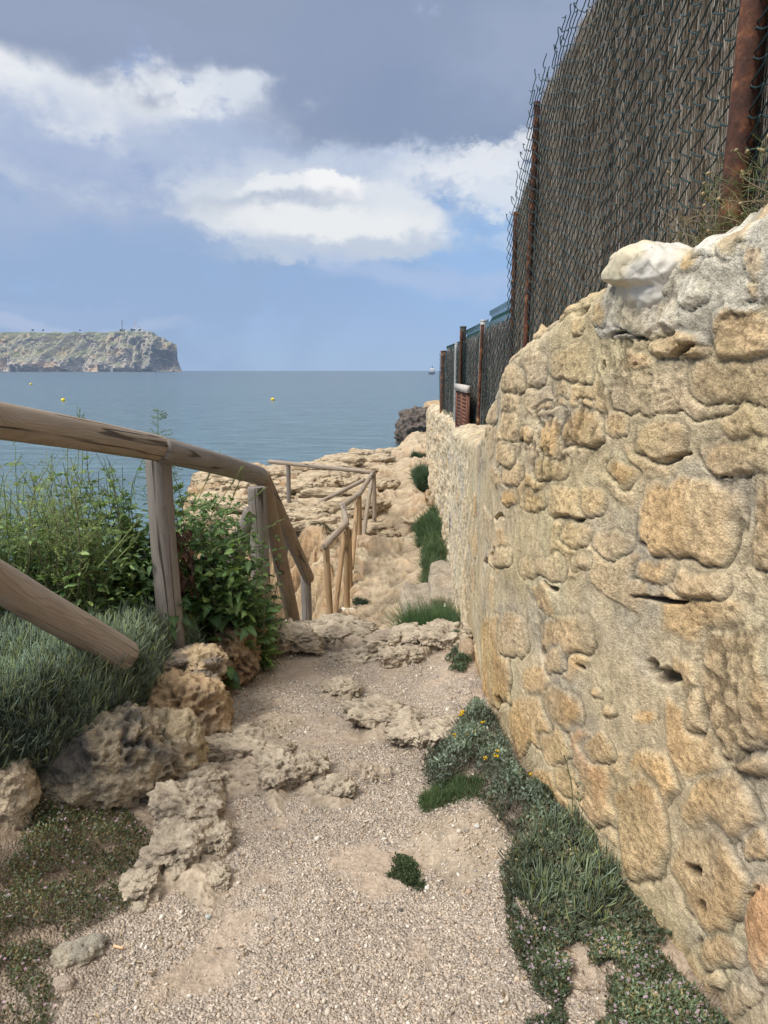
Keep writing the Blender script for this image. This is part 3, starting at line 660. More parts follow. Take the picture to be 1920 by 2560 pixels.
c = t.mix(1., c, t.ramp(n, [(.25, .66), (.5, 1.), (.78, 1.28)]), 'MULTIPLY'); c = t.mix(1., c, t.ramp(n2, [(.3, .86), (.7, 1.12)]), 'MULTIPLY')
hs = t.n('ShaderNodeTexVoronoi', {'Vector': P, 'Scale': 42., 'Randomness': 1.}); spots = t.ramp(hs, [(.05, .55), (.13, 1.)])
c = t.mix(t.ramp(t.noise(P, 3., 3), [(.45, 0.), (.6, .8)]), c, t.mix(1., c, spots, 'MULTIPLY'))
gr_ = t.noise(P, 380., 3, .7); c = t.mix(1., c, t.ramp(gr_, [(.32, .52), (.45, .98), (.62, 1.1), (.7, 1.38)]), 'MULTIPLY')
b = t.math('ADD', n, t.math('MULTIPLY', vv, .9)); b = t.math('ADD', b, t.math('MULTIPLY', gr_, .6))
M_WALL = t.done(t.bsdf(c, .95, b, .75, .0045, spec=.1))
near_wall, nyv, nH = wall_mesh('stone_wall', .55, 9.68, lambda y: I(y, [.5, 4.8, 5.6, 7, 8, 10], [-.25, -.4, -.95, -1.5, -1.7, -1.7]), .62, .0034, 470, True)
tag(near_wall, 'tall near rubble wall of ochre stones in sandy mortar beside the path', 'wall')
far_wall, fyv, fH = wall_mesh('stone_wall', 9.75, 18.4, lambda y: I(y, [9, 19], [-1.75, -1.6]), .55, .0022, 190, False)
tag(far_wall, 'lower weathered stone wall at the far end of the path, under the low fence', 'wall')
# the end face of both walls
def end_cap(parent_, y, x0, H, zb, n=24, m=60, sgn=1):
    xx = np.linspace(0, .6, n); z = np.linspace(zb, H-.02, m); X, Z = np.meshgrid(xx, z)
    hh = .03*fbm(X.ravel()*1.0, Z.ravel(), 3, 4, 5.)
    Vn = np.stack([x0+X.ravel()+.01*np.sin(Z.ravel()*9), np.full(X.size, y)+sgn*hh, Z.ravel()], 1)
    col_ = np.broadcast_to(A((.42, .33, .2)), Vn.shape)*(1+.3*fbm(X.ravel(), Z.ravel(), 9, 4, 4.))[:, None]
    o = mesh('end_face', Vn, grid_faces(m, n), M_WALL, parent_, col=col_)
    return o
end_cap(near_wall, 9.68, wall_x(9.68), wall_top(9.68), -1.7)
end_cap(far_wall, 18.4, wall_x(18.4), wall_top(18.4), -1.5)
# ------------------------------------------------------------------ loose rocks
def rock(name, c, r, rot=0, sub=5, seed=0, pits=0., pitf=14., flat=0., col1=(.40, .32, .22), col2=(.22, .20, .17), rough=.12, squash=2.6, mat=None, mixd=.5, tilt=(0, 0)):
    V, F = ico(sub)
    x, y, z = V.T
    # box-ish start, then lumps
    L = (np.abs(V)**squash).sum(1)**(1/squash); V = V/L[:, None]
    s = seed*13.7
    r = np.asarray(r, float)
    W_ = V*r
    sc_ = 1/r.mean()
    d = rough*(fbm(W_[:, 0]*sc_+s, W_[:, 1]*sc_, W_[:, 2]*sc_, 5, .9, .55)+.5*(fbm(W_[:, 0]*sc_+s, W_[:, 1]*sc_, W_[:, 2]*sc_+5, 4, 1.6, .6, True)-.8))
    V2 = W_*(1+d[:, None])
    p = np.zeros(len(V))
    if pits:
        q = V2*pitf+.5*np.stack([pn(V2[:, 0]*20, V2[:, 1]*20, s), pn(V2[:, 1]*20, V2[:, 2]*20, s), pn(V2[:, 2]*20, V2[:, 0]*20, s)], 1)
        f1, f2 = vor3(q[:, 0]+s, q[:, 1], q[:, 2]); 
        reg = ss(-.25, .25, fbm(V2[:, 0]*sc_, V2[:, 1]*sc_, V2[:, 2]*sc_+s, 2, 1.2))
        p = ss(.62, .2, f1)*reg
        V2 = V2-V*(pits*p)[:, None]
    fn = fbm(V2[:, 0]+s, V2[:, 1], V2[:, 2], 4, 30., .6)
    V2 = V2+V*(.004*fn*min(1, r.mean()*6))[:, None]
    R_ = np.array(Matrix.Rotation(rot, 3, 'Z') @ Matrix.Rotation(tilt[0], 3, 'X') @ Matrix.Rotation(tilt[1], 3, 'Y'))
    V2 = V2@R_.T
    mm = ss(-.15, .35, fbm(V2[:, 0]*1.+s, V2[:, 1], V2[:, 2], 4, 2.5*sc_*.2+4)+mixd-.5)
    C = mixa(A(col1), A(col2), mm*(.35+.65*ss(-.2, .6, V2[:, 2]/r[2])))
    C = C*(1+.25*fn)[:, None]*(1-.55*p)[:, None]
    o = mesh(name, V2, F, mat or M_WALL, col=C); o.location = c
    return o
def rock_px(name, u, v, r, lift=0., **k):
    p = hit(u, v); return rock(name, (p[0], p[1]+r[1]*.5, p[2]+lift), r, **k)
B1 = (.50, .40, .26); B2 = (.17, .155, .13)
tag(rock('boulder', (-1.08, 2.60, .10), (.27, .15, .20), rot=.62, tilt=(0, -.28), sub=7, seed=1, pits=.026, pitf=26, col1=(.40, .33, .23), col2=(.15, .14, .125), rough=.17, mixd=.55, squash=2.6), 'grey honeycombed limestone boulder under the lower end of the log rail', 'rock')
tag(rock('boulder', (-.87, 2.80, .07), (.13, .12, .15), rot=-.2, sub=6, seed=2, pits=.02, pitf=20, col1=B1, col2=(.36, .29, .2), rough=.2, mixd=.25), 'pale boulder with a dark hollow, right of the honeycombed grey one', 'rock')
tag(rock('boulder', (-.91, 3.20, .06), (.17, .2, .16), rot=.3, sub=6, seed=3, pits=.02, pitf=20, col1=(.42, .30, .18), col2=(.2, .17, .14), rough=.3, mixd=.4), 'brown eroded rock ledge below the blue-green ground cover, beside the path', 'rock')
tag(rock('boulder', (-.92, 3.38, .21), (.14, .13, .07), rot=.1, sub=6, seed=4, pits=.022, pitf=18, col1=(.45, .34, .21), col2=(.24, .2, .16), rough=.25, mixd=.4), 'flat-topped brown rock jutting from the bank edge, topmost of the rocks', 'rock')
tag(rock_px('boulder', 2, 2052, (.095, .09, .12), .06, seed=5, sub=6, pits=.006, col1=(.46, .37, .26), col2=(.4, .32, .22), rough=.22, mixd=.3), 'rounded beige rock at the left edge among the weeds', 'rock')
tag(rock('boulder', (-.86, 4.05, .04), (.16, .3, .17), rot=.1, seed=6, sub=6, pits=.012, col1=(.36, .25, .15), col2=(.26, .2, .14), rough=.3, mixd=.4), 'crumbling brown earth rock under the shrubs, beside the upper path', 'rock')
tag(rock_px('stone', 178, 2400, (.07, .04, .03), -.008, seed=7, rot=.5, col1=(.38, .33, .25), col2=(.3, .27, .22), rough=.25), 'long grey stone lying in the pink-flowered mat at lower left', 'stone')
tag(rock_px('stone', 345, 2280, (.025, .02, .018), .0, seed=8, sub=4, col1=(.42, .36, .27), col2=(.36, .3, .24)), 'small beige stone half hidden by weeds below the outcrop', 'stone')
tag(rock_px('stone', 150, 2475, (.03, .024, .018), -.002, seed=9, sub=4, col1=(.42, .34, .27), col2=(.36, .3, .24)), 'pinkish rounded stone near the lower left corner', 'stone')
tag(rock_px('stone', 1170, 1650, (.05, .07, .085), .02, seed=12, sub=5, col1=(.40, .30, .2), col2=(.36, .28, .2)), 'rounded brown stone against the wall foot by the path crest', 'stone')
tag(rock_px('pebble', 1068, 2228, (.008, .008, .006), .004, seed=13, sub=3, rough=.05, col1=(.75, .72, .66), col2=(.75, .72, .66)), 'white pebble beside the small green mat on the path', 'pebble')
tag(rock_px('pebble', 1000, 2285, (.009, .007, .006), .003, seed=14, sub=3, col1=(.17, .15, .14), col2=(.17, .15, .14)), 'dark grey pebble lying on the gravel below the small green mat', 'pebble')
tag(rock_px('pebble', 520, 2298, (.01, .008, .006), .003, seed=15, sub=3, rough=.05, col1=(.4, .42, .38), col2=(.4, .42, .38)), 'grey-green pebble on the path below the left outcrop', 'pebble')
tag(rock_px('pebble', 1193, 2072, (.009, .007, .006), .004, seed=16, sub=3, rough=.05, col1=(.75, .73, .7), col2=(.75, .73, .7)), 'white pebble on bare earth left of the right-hand weeds', 'pebble')
tag(rock_px('pebble', 378, 2252, (.01, .008, .007), .003, seed=17, sub=3, col1=(.48, .25, .18), col2=(.48, .25, .18)), 'reddish tile chip at the foot of the left outcrop', 'pebble')
mb = MB(); p = hit(297, 2376); d_ = np.array([.9, -.3, .05]); d_ /= np.linalg.norm(d_)
mb.tubes([[p+np.array([0, 0, .006])+d_*k for k in (-.016, -.0155, .0, .0155, .016)]], [[.0005, .004, .004, .004, .0005]], 10, (.75, .5, .28))
tag(mb.build('wooden_chip', m_plain('cork_tan', (.7, .45, .25), .8), smooth=True), 'small tan wooden chip lying on the path at lower left', 'wood chip')
# bedrock knobs standing out of the path
def outcrop(name, label, knobs, sub=6, pits=.010, pitf=34, **kw):
    c = hit(knobs[0][0], knobs[0][1]); e = empty(name, tuple(c)); tag(e, label, 'rock')
    for i, (u, v, rx, ry, rz, rot, dz) in enumerate(knobs):
        p = hit(u, v); o = rock('knob', (p[0], p[1]+ry*.35, p[2]+dz), (rx, ry, rz), rot=rot, seed=40+i+int(u) % 17, sub=sub, pits=pits, pitf=pitf, rough=.30, squash=3.2, mixd=.4, tilt=(.12*math.sin(i*2.3), .14*math.cos(i*1.7)), **dict(dict(col1=(.50, .42, .315), col2=(.40, .33, .25)), **kw)); part(o, e)
outcrop('rock_outcrop', 'pale pitted limestone outcrop along the left side of the near path', [(455, 2040, .115, .13, .055, .3, .012), (430, 2150, .085, .12, .045, -.2, .010), (345, 2235, .055, .07, .03, .4, .006), (530, 2120, .055, .08, .04, .1, .006), (545, 2215, .035, .05, .022, .0, .004), (500, 1975, .10, .09, .05, -.3, .016)])
outcrop('rock_outcrop', 'flat curved limestone lip just above the pitted outcrop, mid path left', [(610, 1890, .18, .11, .05, -.12, .014), (688, 1950, .075, .11, .045, .2, .012), (560, 1870, .11, .09, .04, .2, .012)])
outcrop('pointed_rock', 'small pointed rock set in the gravel in the middle of the path', [(775, 1945, .075, .075, .06, .3, .010), (840, 1985, .075, .05, .035, -.25, .004)])
outcrop('rock_ledge', 'broad uneven bedrock ledge across the path at the crest', [(720, 1600, .20, .16, .05, .1, .0), (840, 1588, .24, .16, .055, -.1, .0), (985, 1605, .17, .15, .05, .2, .0), (1110, 1600, .15, .14, .06, -.2, .0), (1000, 1650, .12, .09, .05, .3, -.005), (640, 1625, .15, .12, .04, .0, .0), (880, 1650, .15, .09, .03, .1, -.005)])
outcrop('worn_bedrock', 'low worn bedrock hump between crest and outcrop, right of the middle of the path', [(960, 1795, .16, .14, .035, .1, -.006), (1030, 1830, .10, .12, .03, -.2, -.004), (1110, 1840, .09, .10, .035, .3, .0), (855, 1725, .09, .08, .025, .0, -.004)])
_k = []; _r = random.Random(5)
while len(_k) < 64:
    u, v = _r.uniform(480, 1075), _r.uniform(1125, 1330); p = hit(u, v); cx_ = np.interp(p[1], [8, 9.3, 12, 14, 18, 22], [.1, .12, .2, .3, .45, .6])
    if p[1] < 11.5 or p[1] > 27 or abs(p[0]-cx_) < .42 or p[0] > wall_x(p[1])-.1: continue
    s_ = _r.uniform(.28, .62)*min(1, .55+abs(p[0]-cx_)*.35); _k.append((u, v, s_*1.25, s_*.8, s_*_r.uniform(.16, .30), _r.uniform(-.4, .4), -s_*.04))
outcrop('layered_bedrock', 'layered tan limestone slabs of the rocky shelf beyond the far railing', _k, sub=5, pits=.035, pitf=9, col1=(.49, .395, .27), col2=(.36, .275, .18))
# rocks beyond
tag(rock('sea_rock', (3.05, 60, SEA+.9), (1.7, 2.6, 1.7), seed=21, sub=6, rot=.3, col1=(.15, .12, .10), col2=(.07, .065, .06), rough=.3, mixd=.6), 'dark overhanging sea rock at the water edge behind the wall end', 'rock')
tag(rock('sea_rock', (6.3, 62, SEA+1.2), (2.9, 4, 2.2), seed=22, sub=6, rot=.1, col1=(.42, .31, .19), col2=(.30, .22, .14), rough=.25, mixd=.4), 'tan layered rock headland joining the dark sea rock to the shore', 'rock')
# masonry steps against the wall
t = NT('cast_block'); P = t.pos(); n = t.noise(P, 40., 6, .65); c = t.mix(t.ramp(n, [(.3, 0.), (.7, 1.)]), (.22, .18, .13), (.43, .36, .27)); c = t.mix(1., c, t.ramp(t.noise(P, 5., 5, .6), [(.35, .7), (.6, 1.1)]), 'MULTIPLY'); M_BLOCK = t.done(t.bsdf(c, .9, n, .6, .01))
def block(c, d, rz, label):
    b = bmesh.new(); bmesh.ops.create_cube(b, size=1); bmesh.ops.scale(b, vec=d, verts=b.verts)
    bmesh.ops.bevel(b, geom=b.edges[:], offset=.055, segments=3, affect='EDGES', profile=.6)
    bmesh.ops.subdivide_edges(b, edges=[e for e in b.edges if e.calc_length() > .15], cuts=10, use_grid_fill=True)
    for v in b.verts:
        q = v.co*4; k = float(fbm(np.array([q.x+c[0]*9]), np.array([q.y]), np.array([q.z]), 3)[0]); v.co += v.co.normalized()*.085*k
    me = bpy.data.meshes.new('stone_block'); b.to_mesh(me); b.free(); me.materials.append(M_BLOCK)
    for p_ in me.polygons: p_.use_smooth = True
    o = bpy.data.objects.new('stone_block', me); COL.objects.link(o); o.location = c; o.rotation_euler = (0, 0, rz); return tag(o, label, 'stone block')
block((.42, 8.55, -1.28), (.38, 1.15, .46), -.02, 'lower pale stone step block standing out from the wall foot')
block((.73, 8.55, -1.16), (.36, 1.6, .66), -.06, 'higher pale stone step block set against the wall')
# ------------------------------------------------------------------ timber railings
def m_wood(name, c1, c2, c3, off=.05, grey=.0, f=26.):
    t = NT(name); P = t.obj()
    q = t.mapping(P, (1, 1, .16))
    w_ = t.noise(q, 7., 3, .5, out=1); w_ = t.n('ShaderNodeVectorMath', {0: w_, 1: (.5, .5, .5)}, operation='SUBTRACT'); w_ = t.n('ShaderNodeVectorMath', {0: w_, 3: .085}, operation='SCALE')
    # knots push the rings aside
    kv = t.n('ShaderNodeTexVoronoi', {'Vector': t.mapping(P, (1, 1, .42)), 'Scale': 5.5, 'Randomness': 1.}); kn = t.ramp(kv, [(.02, 1.), (.16, .35), (.38, 0.)])
    q2 = t.n('ShaderNodeVectorMath', {0: t.mapping(P, (1, 1, .035), (off, .02, 0)), 1: w_}, operation='ADD')
    sp_ = t.t.nodes.new('ShaderNodeSeparateXYZ'); t.t.links.new(q2, sp_.inputs[0])
    rad = t.math('SQRT', t.math('ADD', t.math('POWER', sp_.outputs[0], 2.), t.math('POWER', sp_.outputs[1], 2.)))
    rad = t.math('ADD', rad, t.math('MULTIPLY', kn, .03)); rad = t.math('ADD', rad, t.math('MULTIPLY', sp_.outputs[2], .35))
    rr = t.math('FRACT', t.math('MULTIPLY', rad, 140.)); ring = t.ramp(rr, [(0., .15), (.55, .35), (.86, 1.), (.97, .9), (1., .15)])
    fib = t.noise(t.mapping(P, (1, 1, .02)), 260., 4, .7)
    blot = t.noise(t.mapping(P, (1, 1, .3)), 9., 5, .6)
    c = t.mix(t.math('MULTIPLY', ring, .5), c1, c2); c = t.mix(t.ramp(blot, [(.38, 0.), (.68, .65)]), c, c3)
    c = t.mix(t.math('MULTIPLY', t.ramp(kv, [(.02, 1.), (.10, 0.)]), .7), c, tuple(x*.42 for x in c2))
    c = t.mix(1., c, t.ramp(fib, [(.3, .80), (.7, 1.14)]), 'MULTIPLY')
    # drying cracks
    ck = t.noise(t.mapping(P, (1, 1, .05)), 13., 2, .4); ck = t.math('ABSOLUTE', t.math('SUBTRACT', ck, .5)); ckr = t.ramp(ck, [(.0, 1.), (.008, .9), (.02, 0.)])
    gate = t.ramp(t.noise(t.mapping(P, (1, 1, .5)), 4., 2), [(.40, 0.), (.52, 1.)]); ckr = t.math('MULTIPLY', ckr, gate)
    c = t.mix(t.math('MULTIPLY', ckr, .85), c, (.035, .026, .02))
    h = t.math('SUBTRACT', t.math('ADD', t.math('MULTIPLY', fib, .5), t.math('MULTIPLY', ring, -.25)), t.math('MULTIPLY', ckr, 3.))
    return t.done(t.bsdf(c, .78, h, .8, .003, spec=.25))
W_TAN = m_wood('timber_tan', (.34, .265, .19), (.17, .11, .07), (.36, .325, .285))
W_ORN = m_wood('timber_honey', (.36, .235, .125), (.21, .115, .05), (.43, .31, .19), .03)
W_GRY = m_wood('timber_grey', (.235, .205, .18), (.13, .108, .09), (.31, .28, .25), .04)
W_BRN = m_wood('timber_brown', (.27, .20, .14), (.14, .09, .055), (.34, .27, .2), .04)
_ln = [0]
def log(name, p, q, r0, r1, mat, parent, seg=60, sides=28, rnd=.55, bend=.006, taper_end=None, groove=None):
    p = np.array(p, float); q = np.array(q, float); L = np.linalg.norm(q-p); _ln[0] += 1; s = _ln[0]*3.7
    e = min(r0*rnd, L*.2)
    t = np.concatenate([[0, .0008], e/L*np.array([.15, .4, 1.]), np.linspace(e/L, 1-e/L, seg)[1:-1], 1-e/L*np.array([1., .4, .15]), [1-.0008, 1.]])
    ed = np.minimum(t, 1-t)*L/max(e, 1e-6)
    rf = np.where(ed < 1, .80+.20*np.sqrt(np.clip(1-(1-ed)**2, 0, 1)), 1); rf[0] = rf[-1] = 0.0; rf[1] = rf[-2] = .78
    R = (r0*(1-t)+r1*t)*rf
    an = np.arange(sides)*2*math.pi/sides
    T_, A_ = np.meshgrid(t, an, indexing='ij')
    zz_ = T_*L
    rr = R[:, None]*(1+.030*fbm(np.cos(A_)*1.2+s, np.sin(A_)*1.2, zz_*2.2, 3, 1.)+.012*fbm(np.cos(A_)*3+s, np.sin(A_)*3, zz_*5, 2, 1.))
    if groove:
        ga, gw, gd, z0, z1 = groove
        rr = rr-gd*np.exp(-((A_-ga)/gw)**2)*ss(z0, z0+.1, zz_)*ss(z1, z1-.1, zz_)
    bx = bend*np.sin(T_*math.pi)*math.cos(s); by = bend*np.sin(T_*math.pi)*math.sin(s)
    V = np.stack([rr*np.cos(A_)+bx, rr*np.sin(A_)+by, zz_], -1).reshape(-1, 3)
    n, m = len(t), sides
    i = np.arange(n-1)[:, None]*m; j = np.arange(m)[None]; j2 = (j+1) % m
    F = np.stack([i+j, i+j2, i+m+j2, i+m+j], -1).reshape(-1, 4)
    o = mesh(name, V, F, mat)
    d = Vector(q-p).normalized(); qq = d.to_track_quat('Z', 'Y')
    o.rotation_mode = 'QUATERNION'
    if parent is not None:
        o.parent = parent; o.location = Vector(p)-parent.location
    else: o.location = p
    from mathutils import Quaternion
    o.rotation_quaternion = qq @ Quaternion((0, 0, 1), s)
    return o
def RY(u, v, Y): return at_y(u, v, Y)
r1 = empty('wooden_railing', (-1.05, 3.7, float(gz(-1.05, 3.7)[0])))
tag(r1, 'near railing of thick peeled logs running down past the green bushes', 'railing')
log('top_rail', RY(-420, 985, 1.86), RY(404, 1122, 3.42), .0625, .06, W_TAN, r1, 120, 40, .35)
log('top_rail', RY(398, 1123, 3.36), RY(650, 1190, 4.62), .060, .058, W_GRY, r1, 80, 32, .4)['label'] = 'weathered grey top rail with a long crack'
log('post', RY(434, 1640, 3.55), RY(395, 1140, 3.50), .063, .060, W_GRY, r1, 70, 32, .2, groove=(2.6, .25, .014, .6, .9))['label'] = 'split grey post standing in the bushes'
log('post', RY(663, 1640, 4.72), RY(642, 1216, 4.74), .062, .060, W_GRY, r1, 60, 32, .2)['label'] = 'grey post at the crest of the path'
log('brace', RY(500, 1600, 4.9), RY(632, 1275, 4.72), .058, .055, W_GRY, r1, 60, 28, .5)['label'] = 'grey brace leaning against the crest post'
log('brace', RY(747, 1620, 6.5), RY(656, 1205, 4.86), .062, .058, W_BRN, r1, 60, 28, .4)['label'] = 'brown brace leaning from below'
log('handrail', RY(652, 1188, 4.78), RY(772, 1446, 7.05), .055, .056, W_BRN, r1, 60, 28, .4)['label'] = 'steep brown handrail dropping down the steps'
log('post', RY(768, 1620, 7.1), RY(764, 1438, 7.1), .052, .052, W_GRY, r1, 40, 24, .2)['label'] = 'short grey post at the foot of the steep handrail'
log('slanting_rail', RY(-560, 1120, 1.95), RY(316, 1642, 2.84), .064, .066, W_TAN, r1, 120, 40, .16)['label'] = 'thick tan log slanting down into the ground cover'
_q = RY(-430, 1020, 1.87); log('post', (_q[0]-.03, _q[1]+.02, .25), (_q[0], _q[1], _q[2]-.02), .064, .062, W_GRY, r1, 60, 28, .2)['label'] = 'post at the near end of the rails'
p1 = at_y(828, 1575, 8.45)
r2 = empty('wooden_railing', (p1[0], p1[1], float(gz(p1[0], p1[1])[0])))
tag(r2, 'far railing of thin round poles along the drop on the lower path', 'railing')
def down(u, v, Y, dz=-.12):
    p = at_y(u, v, Y); p[2] = gz(p[0], p[1])[0]+dz; return p
def post(u0, v0, u1, v1, Y, mat, r=.04):
    q = at_y(u1, v1, Y); p = at_y(u0, v0, Y); z = float(gz(p[0], p[1])[0])
    p[2] = min(p[2], z)-.12 if abs(p[2]-z) < .6 else p[2]-.1
    return log('post', p, q, r, r, mat, r2, 24, 20, .25)
post(829, 1566, 815, 1368, 8.45, W_ORN, .039)
log('brace', at_y(834, 1566, 8.5), at_y(862, 1330, 9.2), .036, .036, W_ORN, r2, 24, 20)
post(868, 1503, 867, 1318, 9.3, W_ORN, .040); post(875, 1432, 872, 1322, 10.4, W_ORN, .040)
log('brace', at_y(879, 1421, 10.6), at_y(893, 1245, 12.3), .037, .037, W_ORN, r2, 24, 20)
post(898, 1364, 898, 1240, 12.5, W_ORN, .042)
log('brace', at_y(907, 1352, 12.8), at_y(932, 1188, 13.9), .040, .038, W_TAN, r2, 24, 20)
post(936, 1307, 934, 1182, 14.0, W_TAN, .042)
log('top_rail', at_y(811, 1366, 8.40), at_y(866, 1308, 9.3), .042, .040, W_TAN, r2, 24, 20)
log('top_rail', at_y(866, 1310, 9.3), at_y(857, 1264, 10.9), .040, .040, W_TAN, r2, 24, 20)
log('top_rail', at_y(857, 1264, 10.9), at_y(901, 1233, 12.4), .042, .040, W_TAN, r2, 24, 20)
log('top_rail', at_y(898, 1236, 12.4), at_y(935, 1179, 14.0), .045, .042, W_TAN, r2, 24, 20)
log('top_rail', at_y(672, 1154, 15.2), at_y(932, 1181, 14.0), .044, .042, W_TAN, r2, 40, 20)
post(724, 1296, 721, 1163, 15.0, W_GRY, .045)
log('brace', at_y(730, 1291, 14.9), at_y(912, 1199, 14.1), .042, .040, W_TAN, r2, 30, 20)
# lime mortar at the feet of two posts
M_LIME = m_plain('lime_mortar', (.58, .53, .44), .9, 0, .15, 30)
for (u, v, Y, rr) in [(868, 1508, 9.25, .13), (898, 1366, 12.5, .17)]:
    mb = MB(); p = at_y(u, v, Y); z = float(gz(p[0], p[1])[0])
    n = 24; an = np.arange(n)/n*2*math.pi; rad = rr*(1+.3*pn(np.cos(an)*1.5+u, np.sin(an)*1.5, 0.))
    ring = np.stack([p[0]+rad*np.cos(an), p[1]+rad*np.sin(an)*1.3, gz(p[0]+rad*np.cos(an), p[1]+rad*np.sin(an)*1.3)-.02], 1)
    inn = np.stack([p[0]+rad*.6*np.cos(an), p[1]+rad*.7*np.sin(an), np.full(n, z+.035)], 1)
    V = np.concatenate([ring, inn, [[p[0], p[1], z+.045]]]); i = np.arange(n); j = (i+1) % n
    mb.add(V, np.stack([i, j, n+j, n+i], 1)); mb.add(V, np.stack([n+i, n+j, np.full(n, 2*n)], 1))
    part(mb.build('footing', M_LIME, smooth=True), r2)
# ------------------------------------------------------------------ wire fences
t = NT('rusty_steel'); P = t.obj(); n = t.noise(P, 14., 8, .65); n2 = t.noise(P, 60., 5, .6)
c = t.ramp(n, [(.3, (.035, .020, .017)), (.5, (.10, .042, .026)), (.60, (.19, .075, .034)), (.68, (.38, .22, .11)), (.76, (.50, .34, .2))]); c = t.mix(1., c, t.ramp(n2, [(.3, .6), (.7, 1.3)]), 'MULTIPLY')
M_RUST = t.done(t.bsdf(c, .85, n2, .7, .003))
M_WIRE = m_plain('green_coated_wire', (.008, .035, .035), .38, 0, .3, 3, .5)
M_GALV = m_plain('galvanised_post', (.33, .34, .32), .6, .2, .3, 12)
t = NT('brushwood'); P = t.pos(); c = t.attr('Col'); n = t.noise(t.mapping(P, (1, 1, .06)), 190., 4, .7)
M_BRUSH = t.done(t.bsdf(t.mix(1., c, t.ramp(n, [(.3, .6), (.7, 1.3)]), 'MULTIPLY'), .9, n, .6, .004, spec=.1))
def fence_x(y): return I(y, [1.2, 2.4, 5.74, 7, 14.4, 15], [1.06, 1.07, 1.10, 1.10, 1.10, 1.10])
def chain(mb, y0, y1, zb, zt, cell, r, off, amp, ragged=.0, vr=.62):
    """woven zigzag wires on the fence line"""
    n = int((y1-y0)/cell*1.0)
    for k in range(n):
        ya = y0+(k+.5)*cell; hgt = zt(ya)-zb(ya); m = int(hgt/(cell*vr))
        if ragged: m += random.randint(-2, 2) if random.random() < ragged else 0
        s = 1 if k % 2 else -1
        kk = np.arange(m+1); zig = ((kk % 2)*2-1)*cell*.56*s
        # sample each zigzag leg with a curve so that the mesh hangs in loops
        sub = 4; tq = np.arange(m*sub+1)/sub; ii = np.minimum(tq.astype(int), m-1); fr = tq-ii
        yy = ya+zig[ii]*(1-fr)+zig[ii+1]*fr
        sm = np.sin(fr*math.pi)
        z = zb(ya)+tq*cell*vr
        z = z-.10*cell*sm*(1)
        yy = yy+.018*fbm(yy*1., z, 4, 2, 2.6)+.10*cell*sm*np.where((ii % 2) == 0, 1, -1)
        z = z+.02*fbm(yy, z, 8, 2, 2.2)
        x = fence_x(yy)-off-amp*(.5+fbm(yy, z, 1, 2, 1.5))+.5*r*np.where((ii+k) % 2 == 0, 1, -1)*1.6*np.cos(fr*2*math.pi)
        P = np.stack([x, yy, z], 1)
        if ragged and random.random() < .8:
            e = P[-1]; th = np.linspace(0, random.uniform(2., 5.), 7); rr = cell*random.uniform(.15, .35); dr = random.uniform(-1, 1)
            tail = np.stack([e[0]-.4*rr*np.sin(th), e[1]+dr*rr*(1-np.cos(th))*1., e[2]+rr*np.sin(th)+.01*th], 1)
            P = np.concatenate([P, tail[1:]])
        mb.tubes(P[None], r, 4)
def brush(mb, y0, y1, zb, zt, n, xo, lenr, wr, jit=.05, cols=((.38, .31, .235), (.48, .42, .34), (.24, .19, .145), (.60, .55, .48))):
    y = rng.uniform(y0, y1, n); z1 = zt(y)+.05*fbm(y, y*0, 3, 3, 3.); z0 = zb(y); L = rng.uniform(*lenr, n)
    z = rng.uniform(0, 1, n)*(z1-z0)+z0; L = np.minimum(L, z1+rng.normal(0, .03, n)-z); L = np.maximum(L, .06)
    K = 6; tq = np.linspace(0, 1, K); lean = rng.normal(0, jit, n); curl = rng.normal(0, .02, n); fl = rng.normal(0, .012, n)
    yy = y[:, None]+lean[:, None]*L[:, None]*tq+curl[:, None]*np.sin(tq*math.pi*rng.uniform(.5, 2.5, n)[:, None])
    xx = (fence_x(y)+xo+rng.uniform(-.03, .012, n))[:, None]+fl[:, None]*np.sin(tq*3+y[:, None]*9)
    zz_ = z[:, None]+L[:, None]*tq
    ci = rng.integers(0, len(cols), n); band = .8+.35*pn(y*3, z*.7, 2.)[:, None]
    c = A(cols)[ci]*rng.uniform(.6, 1.35, n)[:, None]*band
    mb.tubes(np.stack([xx, yy, zz_], -1), (rng.uniform(*wr, n)[:, None]*(1-.5*tq)), 3, c)
def backing(mb, y0, y1, zb, zt, xo, n=60):
    y = np.linspace(y0, y1, n); z0 = zb(y); z1 = zt(y)-.04
    V = np.concatenate([np.stack([fence_x(y)+xo, y, z0], 1), np.stack([fence_x(y)+xo, y, z1], 1), np.stack([fence_x(y)+xo+.03, y, z0], 1), np.stack([fence_x(y)+xo+.03, y, z1], 1)])
    i = np.arange(n-1); mb.add(V, np.concatenate([np.stack([i, n+i, n+i+1, i+1], 1), np.stack([2*n+i, 2*n+i+1, 3*n+i+1, 3*n+i], 1), np.stack([n+i, 3*n+i, 3*n+i+1, n+i+1], 1)]), (.13, .10, .075))
zb1 = lambda y: wall_top(y)-.1
zt1 = lambda y: I(y, [1.2, 2.4, 4.0, 5.7, 5.9, 6.5], [3.5, 3.5, 3.5, 3.46, 3.1, 2.9])
f1_ = empty('chain_link_fence', (1.08, 2.4, 1.85)); tag(f1_, 'tall green chain-link fence backed with brushwood on top of the near wall', 'fence')
mb = MB(); chain(mb, 1.15, 6.6, lambda y: zb1(y)+.04, lambda y: zt1(y)+.05, .092, .0031, .04, .022, .9, .42); part(mb.build('wire_mesh', M_WIRE, smooth=True), f1_)
mb = MB(); backing(mb, 1.1, 6.6, zb1, zt1, .055); brush(mb, 1.1, 6.6, zb1, zt1, 30000, .04, (.25, 1.0), (.0009, .0022)); part(mb.build('brushwood_screen', M_BRUSH), f1_)
